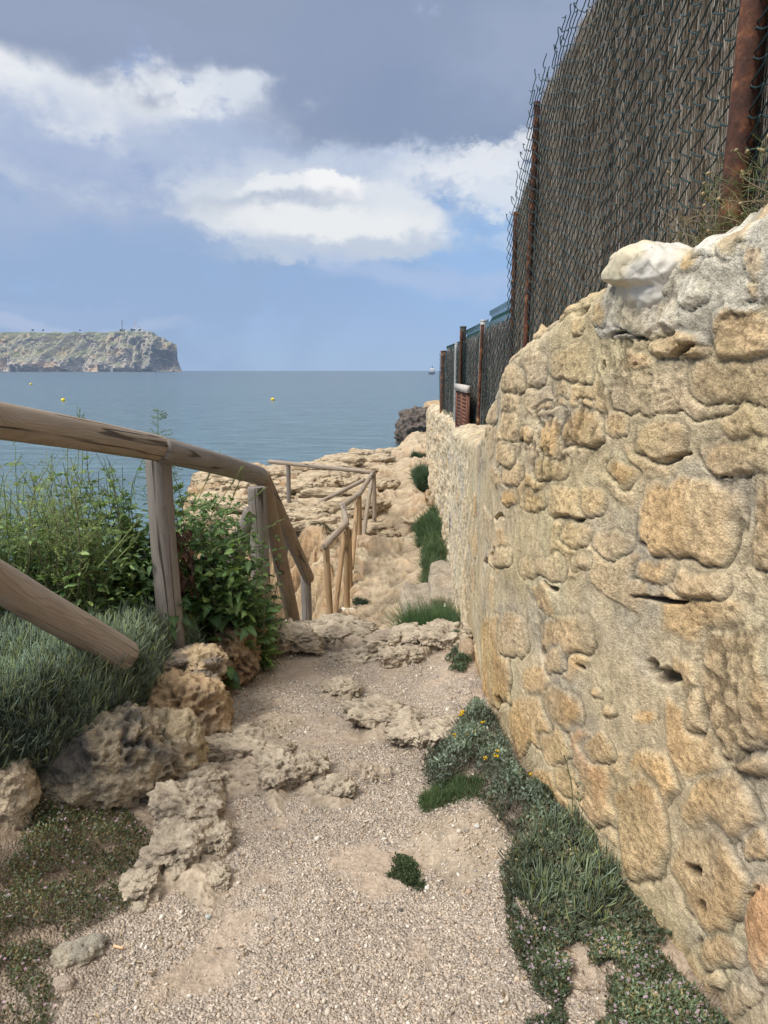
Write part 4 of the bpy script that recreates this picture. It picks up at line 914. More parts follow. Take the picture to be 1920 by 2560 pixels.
def tube_post(name, p, q, r, mat, parent, cap=True):
    p = np.array(p, float); q = np.array(q, float); T = np.linspace(0, 1, 14)
    P = p+(q-p)*T[:, None]; m = MB(); R = np.full(14, r)
    P = np.concatenate([P[:1], P, P[-1:]+(q-p)/np.linalg.norm(q-p)*.004]); R = np.concatenate([[.0005], R, [.0005]])
    m.tubes(P[None], R[None], 16)
    if cap: m.tubes([[q-(q-p)*.012, q, q+(q-p)/np.linalg.norm(q-p)*.006]], [[r*1.12, r*1.12, .001]], 16)
    return part(m.build(name, mat, smooth=True), parent)
def fpt(u, v, x):      # photo point on the plane x = const
    d = ray(u, v); s = x/d[0]; return np.array([x, d[1]*s, EYE+d[2]*s])
def fpost(u, vt, vb, x, r, mat, parent, name='post', ub=None, zadd=-.1):
    t_ = fpt(u, vt, x); b_ = at_y(ub or u, vb, t_[1]); b_[0] = x if ub is None else b_[0]; b_[2] = wall_top(t_[1])+zadd
    return tube_post(name, b_, t_, r, mat, parent)
fpost(1893, -60, 500, 1.03, .036, M_RUST, f1_, ub=1826)['label'] = 'thick rusty post nearest the camera'
fpost(1343, 255, 830, 1.075, .022, M_RUST, f1_, ub=1312)
fpost(1290, 530, 850, 1.09, .020, M_RUST, f1_)
zb2 = lambda y: wall_top(y)-.05
zt2 = lambda y: I(y, [6.6, 8.5, 8.55, 10.6, 11.5, 14.4], [2.06, 2.04, 2.0, 2.0, 1.95, 1.93])
f2_ = empty('low_fence', (1.1, 10.6, .85)); tag(f2_, 'lower chain-link fence with brushwood and dark posts along the far wall top', 'fence')
mb = MB(); chain(mb, 6.6, 14.4, lambda y: zb2(y)+.03, zt2, .11, .003, .03, .02, 0, .40); part(mb.build('wire_mesh', M_WIRE, smooth=True), f2_)
mb = MB(); backing(mb, 6.6, 14.4, zb2, lambda y: zt2(y)-.02, .055); brush(mb, 6.6, 14.4, zb2, lambda y: zt2(y)-.03, 9000, .04, (.2, .7), (.0016, .0034), cols=((.27, .235, .195), (.36, .33, .29), (.18, .16, .14), (.46, .43, .40))); part(mb.build('brushwood_screen', M_BRUSH), f2_)
fpost(1208, 800, 1070, 1.06, .03, M_GALV, f2_, ub=1197)['label'] = 'pale grey post with a light cap'
fpost(1206, 812, 1070, 1.02, .018, M_RUST, f2_, ub=1194)
fpost(1158, 816, 1065, 1.06, .042, m_plain('dark_cap_post', (.05, .05, .04), .7), f2_)
fpost(1153, 828, 1065, 1.03, .018, M_RUST, f2_)
fpost(1141, 858, 1040, 1.06, .026, M_GALV, f2_)
fpost(1109, 877, 1015, 1.08, .05, M_RUST, f2_)
# welded panel with a bent top standing behind
mb = MB()
def panel(y0, y1, z0, z1, st=.05):
    for y in np.arange(y0, y1, st):
        P = [[1.17, y, z0], [1.17, y, z1-.26], [1.20, y, z1-.21], [1.17, y, z1-.16], [1.17, y, z1-.09], [1.20, y, z1-.04], [1.17, y, z1], [1.17, y, z1+.03]]
        mb.tubes([P], .0028, 4)
    for z in (z1-.15, z1-.01, z1-.5, z1-.75): mb.tubes([[[1.166, y0, z], [1.166, y1, z]]], .003, 4)
panel(6.5, 8.5, 1.1, 2.22); panel(8.55, 11.0, .9, 2.14); panel(11.05, 14.2, .9, 2.02)
part(mb.build('welded_panel', m_plain('green_steel', (.03, .085, .075), .4, .2)), f2_)
# slatted shutter leaning in the gap
g_ = empty('wooden_shutter', (.99, 9.3, .86)); tag(g_, 'small red-brown slatted shutter standing under the low fence', 'shutter')
M_SH = m_wood('red_brown_board', (.20, .085, .055), (.12, .05, .035), (.26, .13, .09)); M_SW = m_plain('bleached_wood', (.52, .47, .42), .8)
def slab(parent, nm, mat, boxes):
    m = MB()
    for c, d in boxes: m.box(c, d)
    o = m.build(nm, mat); return part(o, parent)
y0, y1, xx, zb_, zt_ = 8.72, 10.1, .985, .80, 1.42
slab(g_, 'frame', M_SH, [((xx, y0+.05, (zb_+zt_)/2), (.035, .10, zt_-zb_)), ((xx, y1-.05, (zb_+zt_)/2), (.035, .10, zt_-zb_)), ((xx, (y0+y1)/2, (zb_+zt_)/2), (.037, .1, zt_-zb_)), ((xx, (y0+y1)/2, zb_+.04), (.034, y1-y0-.2, .08))])
slab(g_, 'slat', M_SH, [((xx+.004, (y0+y1)/2, z), (.02, y1-y0-.16, .035)) for z in np.arange(zb_+.11, zt_-.1, .045)])['label'] = 'row of red-brown slats'
slab(g_, 'top_board', M_SW, [((xx-.012, (y0+y1)/2, zt_-.03), (.05, y1-y0+.04, .085))])
# ------------------------------------------------------------------ plants
M_LEAF = m_leaf('broad_leaf', .25, .5, .35); M_SEED = m_leaf('seed_green', .15, .7, .2); M_BLADE = m_leaf('blade', .25, .6, .25); M_STEM = m_leaf('stem', .05, .7, .2)
M_PETAL = m_leaf('petal', .3, .6, .2, var=.1); M_DRY = m_leaf('dry_straw', .15, .8, .15)
def vcol(n, base, var=.25, warm=.15):
    k = rng.uniform(1-var, 1+var, (n, 1)); h = rng.uniform(-1, 1, (n, 1))*warm
    return np.asarray(base)*k*np.concatenate([1+h, 1+h*.2, 1-h], 1)
def leaves(mb, base, dirv, L, Wd, col, droop=.35, fold=.25, wave=.12, shape='beet', K=7):
    """broad leaves: a bent, folded, wavy blade with a paler midrib; all inputs per leaf"""
    base = np.asarray(base, float); N = len(base); d = np.asarray(dirv, float); d = d/np.linalg.norm(d, axis=1)[:, None]
    L = np.broadcast_to(L, (N,)).astype(float); Wd = np.broadcast_to(Wd, (N,)).astype(float)
    up = np.array([0, 0, 1.]); side = np.cross(d, up); side /= np.linalg.norm(side, axis=1)[:, None]+1e-6
    roll = rng.normal(0, .5, N); nrm = np.cross(side, d)
    side2 = side*np.cos(roll)[:, None]+nrm*np.sin(roll)[:, None]; nrm2 = -side*np.sin(roll)[:, None]+nrm*np.cos(roll)[:, None]
    t = np.linspace(0, 1, K)
    prof = np.interp(t, [0, .12, .3, .5, .75, .92, 1.], [.06, .12, .85, 1., .66, .25, .02]) if shape == 'beet' else np.interp(t, [0, .3, .6, 1.], [.15, .8, 1., .05])
    dr = droop*rng.uniform(.4, 1.6, N)
    mid = base[:, None]+d[:, None]*(L[:, None]*t)[..., None]-up*(dr[:, None]*L[:, None]*t**2)[..., None]
    ph = rng.uniform(0, 6, N)
    out = []
    for s in (-1, -.5, 0, .5, 1):
        wv = wave*L[:, None]*np.sin(t*9+ph[:, None]+s*2)*abs(s)*.5
        out.append(mid+side2[:, None]*(s*Wd[:, None]/2*prof)[..., None]+nrm2[:, None]*(fold*abs(s)*Wd[:, None]*prof*.5+wv)[..., None])
    V = np.stack(out, 2)     # N,K,5,3
    k = np.arange(K-1)[:, None]*5; j = np.arange(4)[None]
    f = np.stack([k+j, k+j+1, k+5+j+1, k+5+j], -1).reshape(-1, 4)
    F = (f[None]+(np.arange(N)*K*5)[:, None, None]).reshape(-1, 4)
    c = np.repeat(np.broadcast_to(col, (N, 3)), K*5, axis=0).reshape(N, K, 5, 3).copy(); c[:, :, 2] *= 1.55
    mb.add(V.reshape(-1, 3), F, c.reshape(-1, 3))
def stem_path(p, d, L, K=10, droop=.2, wob=.04):
    d = np.array(d, float); d /= np.linalg.norm(d); t = np.linspace(0, 1, K)[:, None]
    w1_ = rng.normal(0, wob, 3); w2_ = rng.normal(0, wob, 3)
    return np.array(p)+d*L*t+w1_*L*np.sin(t*3)+w2_*L*np.sin(t*6)*.5-np.array([0, 0, droop*L])*t**2
def seed_spike(ms, mseed, p, d, L, r=.0016, n=None, col=(.20, .27, .09)):
    P = stem_path(p, d, L, 7, .1, .05); ms.tubes(P[None], np.linspace(.0012, .0005, 7)[None], 3, (.22, .28, .12))
    n = n or int(L/.0038); tq = rng.uniform(.12, 1, n)*6; i = np.minimum(tq.astype(int), 5); f = (tq-i)[:, None]
    q = P[i]*(1-f)+P[i+1]*f+rng.normal(0, .0022, (n, 3)); mseed.octs(q, r*rng.uniform(.7, 1.5, n), vcol(n, col, .3, .12))
# --- the seeding beet bush, left
def seeding_bush(root, pts, n_br, spread, hts, leafn, spk, slen, leafL=.06, lean=(0, 0), spikecol=(.20, .27, .09), leafcol=(.055, .10, .035), low=.3, fill=None):
    ms, ml, mk = MB(), MB(), MB()
    for k in range(n_br):
        b = pts[random.randrange(len(pts))]; b = np.array([b[0]+random.gauss(0, .05), b[1]+random.gauss(0, .05), 0]); b[2] = gz(b[0], b[1])[0]-.02
        a = random.uniform(0, 2*math.pi); d = np.array([math.cos(a)*random.uniform(0, spread)+lean[0], math.sin(a)*random.uniform(0, spread)*.7+lean[1], 1.])
        L = random.uniform(*hts); P = stem_path(b, d, L, 12, .10, .05)
        ms.tubes(P[None], np.linspace(.0042, .0015, 12)[None], 5, (.17, .15, .10) if random.random() < .45 else (.14, .19, .08))
        # leaves along the stem
        n = leafn; i = rng.integers(1, 11, n); az_ = rng.uniform(0, 6.28, n)
        dv = np.stack([np.cos(az_), np.sin(az_), rng.uniform(.1, .9, n)], 1); sz = leafL*np.interp(i, [0, 11], [1.5, .45])*rng.uniform(.6, 1.3, n)
        leaves(ml, P[i]+rng.normal(0, .004, (n, 3)), dv, sz, sz*.42, vcol(n, leafcol, .35), .3)
        for s_ in range(spk):
            i = random.randint(int(12*low), 11); az_ = random.uniform(0, 6.28)
            dv = np.array([math.cos(az_)*.9, math.sin(az_)*.9, random.uniform(.6, 1.9)])
            Ls = random.uniform(*slen); seed_spike(ms, mk, P[i], dv, Ls, col=spikecol)
            if random.random() < .5:
                q = P[i]+dv/np.linalg.norm(dv)*Ls*.4; az2 = random.uniform(0, 6.28); seed_spike(ms, mk, q, (math.cos(az2), math.sin(az2), .8), Ls*.5, col=spikecol)
    if fill:
        n, c_, r_ = fill; b = rng.normal(0, .55, (n, 3)); b = b[(b**2).sum(1) < 1]*r_+c_; n = len(b); b[:, 2] = np.maximum(b[:, 2], gz(b[:, 0], b[:, 1])+.03)
        sz = leafL*rng.uniform(.5, 1.3, n)*np.interp(b[:, 2], [.4, 1.0], [1.3, .6]); leaves(ml, b, np.stack([rng.normal(0, 1, n), rng.normal(-.4, .8, n), rng.uniform(0, 1., n)], 1), sz, sz*.45, vcol(n, leafcol, .4), .4)
    part(ms.build('stem', M_STEM), root); part(ml.build('foliage', M_LEAF), root); part(mk.build('seed_spike', M_SEED), root)
b1_ = empty('beet_bush', (-1.75, 3.5, float(gz(-1.75, 3.5)[0])))
tag(b1_, 'pale green wild beet bush thick with seed spikes behind the slanting log', 'bush')
seeding_bush(b1_, [(-2.15, 3.6), (-1.95, 3.45), (-1.8, 3.5), (-1.7, 3.7), (-1.6, 3.5), (-1.45, 3.45), (-2.3, 3.75), (-1.5, 3.3), (-1.8, 3.25), (-2.5, 3.6), (-2.0, 3.2)], 200, .42, (.48, .95), 9, 14, (.06, .17), .06, fill=(5200, A((-1.85, 3.55, .62)), A((.75, .38, .38))), spikecol=(.38, .45, .18), leafcol=(.16, .24, .085), low=.15)
# leafy upright stems right of it (dark reddish stems), between bush and post
b2_ = empty('leafy_shrub', (-1.25, 3.75, float(gz(-1.25, 3.75)[0])))
tag(b2_, 'dark green shrub of upright reddish stems rising behind the top rail', 'shrub')
seeding_bush(b2_, [(-1.5, 3.8), (-1.3, 3.8), (-1.15, 3.85), (-1.4, 3.95), (-1.0, 3.9), (-.85, 4.0), (-1.7, 3.85), (-.75, 4.1)], 90, .26, (.68, 1.1), 32, 3, (.05, .10), .085, spikecol=(.15, .2, .08), leafcol=(.15, .23, .08), low=.6, lean=(-.12, 0))
# tall plume
b3_ = empty('seed_stalk', tuple(hit(404, 1560))); tag(b3_, 'tallest seed stalk, rising like a small fir above the rail beside the split post', 'plant')
ms, ml, mk = MB(), MB(), MB(); P0 = at_y(404, 1500, 3.8); P1 = at_y(398, 1020, 3.8)
P = P0+(P1-P0)*np.linspace(0, 1, 16)[:, None]+np.stack([.008*np.sin(np.linspace(0, 5, 16)), np.zeros(16), np.zeros(16)], 1)
ms.tubes(P[None], np.linspace(.006, .0015, 16)[None], 6, (.2, .26, .12))
for k in range(90):
    f = random.uniform(.45, .99); q = P0+(P1-P0)*f; s_ = random.choice((-1, 1)); L = .03+.15*(1-f)/.5*random.uniform(.6, 1.1)
    seed_spike(ms, mk, q, (s_*1.0, random.uniform(-.5, .5), random.uniform(.25, .7)), L, .0019, col=(.16, .24, .10))
leaves(ml, P[rng.integers(2, 14, 40)], np.stack([rng.normal(0, 1, 40), rng.normal(0, 1, 40), rng.uniform(0, .8, 40)], 1), .05, .02, vcol(40, (.06, .12, .045)))
part(ms.build('stem', M_STEM), b3_); part(ml.build('foliage', M_LEAF), b3_); part(mk.build('seed_spike', M_SEED), b3_)
b3b = empty('seed_stalk', tuple(hit(200, 1560))); tag(b3b, 'thin seed stalk poking just above the rail at the left', 'plant')
ms, mk = MB(), MB()
for u0, v0, u1, v1 in [(190, 1300, 200, 1022), (170, 1300, 168, 1058), (205, 1200, 208, 1035)]:
    a_ = at_y(u0, v0, 3.7); b_ = at_y(u1, v1, 3.7); ms.tubes([np.linspace(a_, b_, 6)], .002, 4, (.2, .25, .12))
    for k in range(9): f = random.uniform(.65, 1); seed_spike(ms, mk, a_+(b_-a_)*f, (random.gauss(0, .4), 0, 1), .04, .0018, col=(.17, .24, .10))
part(ms.build('stem', M_STEM), b3b); part(mk.build('seed_spike', M_SEED), b3b)
# --- the broad-leaved beet around the split post
b4_ = empty('broadleaf_plant', (-.95, 4.0, float(gz(-.95, 4.0)[0]))); tag(b4_, 'broad-leaved dark green beet plant spreading round the foot of the split post', 'plant')
ml, ms, mk, md = MB(), MB(), MB(), MB()
def rosette(cx, cy, n, L, h=.0, el_=(.2, 1.2), col=(.05, .095, .032), front=0.):
    z = float(gz(cx, cy)[0])+h; a = rng.uniform(0, 6.28, n); e = rng.uniform(*el_, n)
    dv = np.stack([np.cos(a), np.sin(a)-front, e], 1); b = np.stack([cx+rng.normal(0, .03, n), cy+rng.normal(0, .03, n), z+rng.uniform(0, .05, n)], 1)
    dvn = dv/np.linalg.norm(dv, axis=1)[:, None]; st_ = L*rng.uniform(.4, 1.1, n); tip = b+dvn*st_[:, None]
    for q0, q1 in zip(b, tip): ms.tubes([np.linspace(q0, q1, 4)], .0022, 4, (.16, .22, .09))
    sz = L*rng.uniform(.7, 1.3, n); leaves(ml, tip, dv*np.array([1, 1, .6]), sz, sz*.58, vcol(n, col, .35), .6, .2, .10)
for (cx, cy, n, L, h) in [(-1.12, 3.62, 16, .13, 0), (-1.3, 3.5, 12, .12, 0), (-.98, 3.75, 14, .14, 0), (-1.22, 3.85, 18, .13, .12), (-1.0, 3.95, 20, .12, .16), (-.86, 4.1, 22, .11, .1), (-.80, 4.25, 24, .09, .22), (-.92, 4.3, 20, .09, .3), (-1.1, 4.1, 22, .11, .28), (-1.3, 4.0, 20, .11, .3), (-.78, 4.4, 18, .08, .05), (-1.45, 3.75, 18, .10, .2), (-.72, 4.3, 18, .07, .12)]:
    rosette(cx, cy, n, L, h)
n = 3800; b = np.stack([rng.normal(-1.0, .26, n), rng.normal(4.05, .18, n), rng.uniform(.0, .95, n)], 1); q_ = (((b-[-1.02, 4.1, .36])/[.50, .36, .58])**2).sum(1); b = b[(q_ < 1) & (b[:, 1] > 3.78) & (b[:, 0] < -.74)]; n = len(b)
sz = rng.uniform(.045, .11, n)*np.interp(b[:, 2], [.1, .8], [1.25, .55]); leaves(ml, b, np.stack([rng.normal(0, 1, n), rng.normal(-.5, .8, n), rng.uniform(-.2, .9, n)], 1), sz, sz*.52, vcol(n, (.13, .21, .07), .4), .5, .2, .10)
for k in range(26):
    b = np.array([random.uniform(-1.15, -.72), random.uniform(4.0, 4.4), 0]); b[2] = gz(b[0], b[1])[0]+.1
    P = stem_path(b, (random.uniform(-.3, .35), random.uniform(-.3, .1), 1), random.uniform(.3, .62), 9, .1, .06); ms.tubes(P[None], np.linspace(.003, .001, 9)[None], 4, (.16, .2, .09))
    n = 20; i = rng.integers(1, 9, n); az_ = rng.uniform(0, 6.28, n); sz = rng.uniform(.025, .06, n)
    leaves(ml, P[i], np.stack([np.cos(az_), np.sin(az_), rng.uniform(0, .9, n)], 1), sz, sz*.5, vcol(n, (.055, .10, .036), .35))
for (u0, v0, u1, v1, Y) in [(500, 1330, 605, 1170, 4.0), (540, 1370, 690, 1310, 3.9), (490, 1260, 540, 1150, 4.0), (560, 1300, 600, 1200, 4.1), (245, 1420, 340, 1310, 3.2), (290, 1400, 345, 1345, 3.3), (520, 1320, 655, 1230, 4.0)]:
    a_ = at_y(u0, v0, Y); b_ = at_y(u1, v1, Y); ms.tubes([np.linspace(a_, b_, 6)], .0022, 4, (.22, .28, .11))
    for k in range(5):
        f = random.uniform(.4, 1); seed_spike(ms, mk, a_+(b_-a_)*f, (b_-a_)+np.array([0, 0, random.uniform(0, .12)]), .07, .0022, col=(.22, .28, .11))
# withered brown leaves hanging left of the post
n = 70; b = np.stack([rng.uniform(-1.13, -1.0, n), rng.uniform(3.62, 3.75, n), rng.uniform(.5, .82, n)], 1)
leaves(md, b, np.stack([rng.normal(0, .4, n), rng.normal(0, .4, n), -np.ones(n)], 1), rng.uniform(.04, .09, n), rng.uniform(.015, .035, n), vcol(n, (.085, .05, .035), .4), .2, .5, .25)
part(ml.build('foliage', M_LEAF), b4_); part(ms.build('stem', M_STEM), b4_); part(mk.build('seed_spike', M_SEED), b4_); tag(part(md.build('withered_leaf', M_DRY), b4_), 'withered brown leaves')
# --- ground covers
def inpoly(P, n):
    P = np.asarray(P, float); out = []
    lo, hi = P.min(0), P.max(0)
    while sum(len(o) for o in out) < n:
        q = rng.uniform(lo, hi, (n*2, 2)); out.append(q[sdf(P, q[:, 0], q[:, 1]) > 0])
    return np.concatenate(out)[:n]
def gpoly(pts): return np.array([hit(u, v)[:2] for u, v in pts])
def blades(mb, xy, nb, L, w_, col, spread=.7, droop=.15, z0=0., K=4, var=.3, clump=.01, forked=False):
    n = len(xy)*nb; b = np.repeat(xy, nb, 0)+rng.normal(0, clump, (n, 2)); z = gz(b[:, 0], b[:, 1])+z0*rng.uniform(0, 1, n)
    base = np.stack([b[:, 0], b[:, 1], z-.005], 1); a = rng.uniform(0, 6.28, n); s_ = np.abs(rng.normal(0, spread, n))
    d = np.stack([np.cos(a)*s_, np.sin(a)*s_, np.ones(n)], 1); d /= np.linalg.norm(d, axis=1)[:, None]
    Ls = rng.uniform(*L, n); t = np.linspace(0, 1, K)
    cv = rng.normal(0, .18, (n, 3)); 
    P = base[:, None]+d[:, None]*(Ls[:, None]*t)[..., None]+cv[:, None]*(Ls[:, None]*t**2)[..., None]-np.array([0, 0, 1.])*(droop*Ls[:, None]*t**2)[..., None]
    Wd = w_*rng.uniform(.7, 1.3, n)[:, None]*np.interp(t, [0, .5, 1], [.8, 1, .25])
    sd = np.stack([rng.normal(0, 1, n), rng.normal(-1, .6, n), rng.normal(.3, .5, n)], 1)
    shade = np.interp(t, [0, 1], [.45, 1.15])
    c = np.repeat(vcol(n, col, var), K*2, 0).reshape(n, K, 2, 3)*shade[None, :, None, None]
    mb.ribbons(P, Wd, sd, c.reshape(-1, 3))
    return P
def samphire(mb, xy, col=(.27, .335, .245), L=.10):
    """forked fleshy sprigs: a curving stalk that splits into narrow fingers"""
    n = len(xy); z = gz(xy[:, 0], xy[:, 1]); b = np.stack([xy[:, 0], xy[:, 1], z-.01], 1)
    a = rng.uniform(0, 6.28, n); s_ = np.abs(rng.normal(0, .45, n)); d = np.stack([np.cos(a)*s_+.15, np.sin(a)*s_-.25, np.ones(n)], 1); d /= np.linalg.norm(d, axis=1)[:, None]
    H = rng.uniform(.5, 1.3, n)*L; t = np.linspace(0, 1, 4)
    S = b[:, None]+d[:, None]*(H[:, None]*t)[..., None]; mb.tubes(S, .0011, 3, vcol(n, A(col)*.8))
    m = 9; o = np.repeat(S[:, 1:], 3, 1)       # fingers at three heights
    o = o.reshape(-1, 3); N = len(o); dd = np.repeat(d, 9, 0)+rng.normal(0, .55, (N, 3)); dd[:, 2] = np.abs(dd[:, 2])+.15; dd /= np.linalg.norm(dd, axis=1)[:, None]
    K = 4; t = np.linspace(0, 1, K); Lf = rng.uniform(.024, .062, N)
    P = o[:, None]+dd[:, None]*(Lf[:, None]*t)[..., None]+np.array([0, 0, .25])*(Lf[:, None]*t**2)[..., None]
    hsh = np.repeat(pn(xy[:, 0]*4, xy[:, 1]*4, 1.), 9)[:, None]
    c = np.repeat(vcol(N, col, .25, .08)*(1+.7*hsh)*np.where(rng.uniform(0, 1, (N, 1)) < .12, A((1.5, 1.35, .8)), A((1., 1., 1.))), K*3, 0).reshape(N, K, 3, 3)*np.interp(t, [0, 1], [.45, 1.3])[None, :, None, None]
    mb.tubes(P, .0018*np.interp(t, [0, .5, 1], [.8, 1.15, .4])[None]*rng.uniform(.7, 1.3, N)[:, None], 3, c.reshape(-1, 3))
SAM = np.array([(-3.4, 2.3), (-2.2, 1.7)]+[tuple(hit(u, v)[:2]) for u, v in ((-120, 1985), (0, 1945), (90, 1880), (200, 1850), (320, 1800), (430, 1730), (545, 1650))]+[(-.93, 3.95), (-1.2, 3.85), (-1.6, 3.7), (-2.2, 3.9), (-3.4, 4.0)])
xy = inpoly(SAM, 12500); cl = pn(xy[:, 0]*3, xy[:, 1]*3, 4.); xy = xy[cl > -.5]
from_px = []
while len(from_px) < 3200:
    u, v = random.uniform(-140, 560), random.uniform(1600, 1960)
    if v < np.interp(u, [-140, 0, 90, 200, 320, 430, 560], [2040, 2030, 1950, 1850, 1800, 1725, 1650]) and v > np.interp(u, [-140, 560], [1760, 1580]): from_px.append(hit(u, v, 5)[:2])
xy = np.concatenate([xy, np.array(from_px)])
mb = MB(); samphire(mb, xy); s1 = mb.build('samphire', M_BLADE); tag(s1, 'blue-green fleshy ground cover filling the bank under the logs', 'ground cover', kind='stuff')
# a few straggling taller grasses through it
xy = inpoly(SAM, 420); mb = MB(); blades(mb, xy, 3, (.10, .26), .0022, (.16, .2, .08), .35, .25, K=6); s2 = mb.build('grass', M_BLADE); tag(s2, 'thin yellowish grass stalks in the ground cover', 'grass', kind='stuff')
def mat_cover(name, label, poly, n, leaf, h, cols, flowers=None, nfl=0, cat='ground cover', kind='stuff', twig=True, zoff=0, stemcol=(.12, .09, .06)):
    xy = inpoly(poly, n); P_ = np.asarray(poly); e = sdf(P_, xy[:, 0], xy[:, 1]); cl = fbm(xy[:, 0], xy[:, 1], 3, 3, 7.)
    keep = (e > .03*rng.uniform(0, 1, n)) & (cl > -.30*rng.uniform(.2, 1, n)-.08); xy = xy[keep]; e = e[keep]; cl = cl[keep]; n = len(xy)
    ed = ss(0, .12, e); base = gz(xy[:, 0], xy[:, 1]); top = h*(.35+.65*ed)*(.7+.9*np.clip(cl+.3, 0, 1)); z = base+top*rng.uniform(.1, 1, n)**.6+zoff
    d = rng.normal(0, .8, (n, 3)); d[:, 2] = np.abs(d[:, 2])+.3; d /= np.linalg.norm(d, axis=1)[:, None]
    ci = rng.choice(len(cols), n, p=np.linspace(2, 1, len(cols))/np.linspace(2, 1, len(cols)).sum())
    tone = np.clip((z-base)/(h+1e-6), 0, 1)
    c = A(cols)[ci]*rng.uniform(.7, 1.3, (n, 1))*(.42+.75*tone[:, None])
    b = np.stack([xy[:, 0], xy[:, 1], z], 1); Lf = leaf*rng.uniform(.6, 1.4, n); t = np.linspace(0, 1, 3)
    Pq = b[:, None]+d[:, None]*(Lf[:, None]*t)[..., None]
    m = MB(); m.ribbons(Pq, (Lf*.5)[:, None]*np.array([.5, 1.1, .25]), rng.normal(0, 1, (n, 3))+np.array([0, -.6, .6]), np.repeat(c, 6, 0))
    if twig:
        k = max(8, n//14); i = rng.integers(0, n, k); q0 = np.stack([xy[i, 0], xy[i, 1], base[i]-.003], 1); q1 = q0+np.stack([rng.normal(0, h*.6, k), rng.normal(0, h*.6, k), top[i]], 1)
        m.tubes(np.stack([q0, (q0+q1)/2+rng.normal(0, h*.1, (k, 3)), q1], 1), .0007, 3, vcol(k, stemcol, .4))
    o = m.build(name, M_BLADE)
    if kind == 'stuff': tag(o, label, cat, kind='stuff')
    fo = None
    if flowers is not None:
        i = rng.integers(0, n, nfl); fp = np.stack([xy[i, 0], xy[i, 1], base[i]+top[i]*1.02+.004+zoff], 1); fm = MB()
        for (p_, r_) in zip(fp, rng.uniform(.8, 1.2, nfl)*flowers[1]):
            a = np.arange(5)*1.2566+random.random(); tl = rng.normal(0, .35, 2)
            ctr = p_; ring = []
            for an in a:
                for dq, rad in ((-.35, .75), (0., 1.), (.35, .75)):
                    x_, y_ = r_*rad*math.cos(an+dq), r_*rad*math.sin(an+dq); ring.append([p_[0]+x_, p_[1]+y_, p_[2]+.25*r_+x_*tl[0]+y_*tl[1]])
            V = np.array([ctr]+ring); F = []
            for k in range(5): F += [[0, 1+3*k, 2+3*k, 3+3*k]]
            fm.add(V, F, A(flowers[0])*random.uniform(.8, 1.15))
        fo = fm
    return o, fo
# lower-left flowering mat
LL = np.array([(-.76, 2.30), (-.80, 2.12), (-.74, 1.98), (-.86, 1.86), (-.90, 1.72), (-.84, 1.64), (-.80, 1.5), (-.86, 1.2), (-2.0, 1.2), (-2.0, 1.9), (-1.7, 2.25), (-1.35, 2.5), (-1.1, 2.5), (-.95, 2.5)])
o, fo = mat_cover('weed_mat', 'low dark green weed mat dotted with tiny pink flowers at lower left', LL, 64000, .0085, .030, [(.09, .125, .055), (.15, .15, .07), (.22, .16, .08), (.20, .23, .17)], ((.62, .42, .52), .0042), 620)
tag(fo.build('pink_flowers', M_PETAL), 'tiny pink flowers scattered over the lower-left mat', 'flowers', kind='stuff')
pl = empty('rosette_plant', tuple(hit(110, 2050))); tag(pl, 'dark broad-leaved weed rosette in the lower-left mat', 'plant')
ml = MB(); n = 26; c0 = np.array(hit(110, 2050)); a = rng.uniform(0, 6.28, n); leaves(ml, c0+rng.normal(0, .02, (n, 3))*[1, 1, .2], np.stack([np.cos(a), np.sin(a), rng.uniform(.2, .6, n)], 1), .06, .028, vcol(n, (.03, .07, .03)), .4); part(ml.build('foliage', M_LEAF), pl)
# right foot-of-wall growth
def gpz(pts): return gpoly(pts)
YF = gpz([(1230, 1790), (1262, 1850), (1300, 1930), (1400, 2020), (1460, 2070), (1380, 2090), (1270, 2060), (1200, 1990), (1180, 1960), (1090, 1990), (1055, 1960), (1060, 1900), (1110, 1850), (1150, 1800)])
o, fo = mat_cover('grey_herb', '', YF, 17000, .011, .10, [(.20, .25, .19), (.25, .30, .235), (.13, .17, .10)], None, 0, kind='thing')
yh = empty('grey_herb', tuple(np.append(YF.mean(0), gz(*YF.mean(0))[0]))); tag(yh, 'grey-green herb with small yellow flowers at the wall foot', 'herb')
o.name = 'foliage'; part(o, yh)
fm = MB()
for (u, v) in [(1150, 1832), (1157, 1828), (1195, 1858), (1186, 1870), (1135, 1887), (1242, 1925), (1238, 1932), (1322, 1990), (1153, 1822), (1205, 1850), (1212, 1950), (1165, 1880)]:
    fm = MB(); p = hit(u, v+16); p[2] += .10+random.uniform(-.01, .02); q = p+np.array([0, 0, -.05]); fm.tubes([[q, p]], .0008, 3, (.12, .17, .08))
    n = 7; fm.blobs(p+rng.normal(0, .0035, (n, 3)), .0042, vcol(n, (.82, .55, .02), .15, .05), (1, .7, .5), .2); part(fm.build('yellow_flower', M_PETAL), yh)
G1 = gpz([(1050, 2000), (1130, 1945), (1215, 1960), (1190, 1995), (1110, 2015), (1060, 2035)])
g1 = empty('grass_tuft', tuple(np.append(G1.mean(0), gz(*G1.mean(0))[0]))); tag(g1, 'short green grass tuft at the path side below the yellow flowers', 'grass')
mb = MB(); blades(mb, inpoly(G1, 900), 4, (.02, .055), .002, (.10, .15, .065), .6); part(mb.build('blade', M_BLADE), g1)
DT = gpz([(1215, 1990), (1300, 1965), (1400, 2030), (1430, 2110), (1330, 2130), (1260, 2090)])
tw = empty('dry_twigs', tuple(np.append(DT.mean(0), gz(*DT.mean(0))[0]))); tag(tw, 'tangle of dry grey twigs and sparse leaves against the wall foot', 'plant')
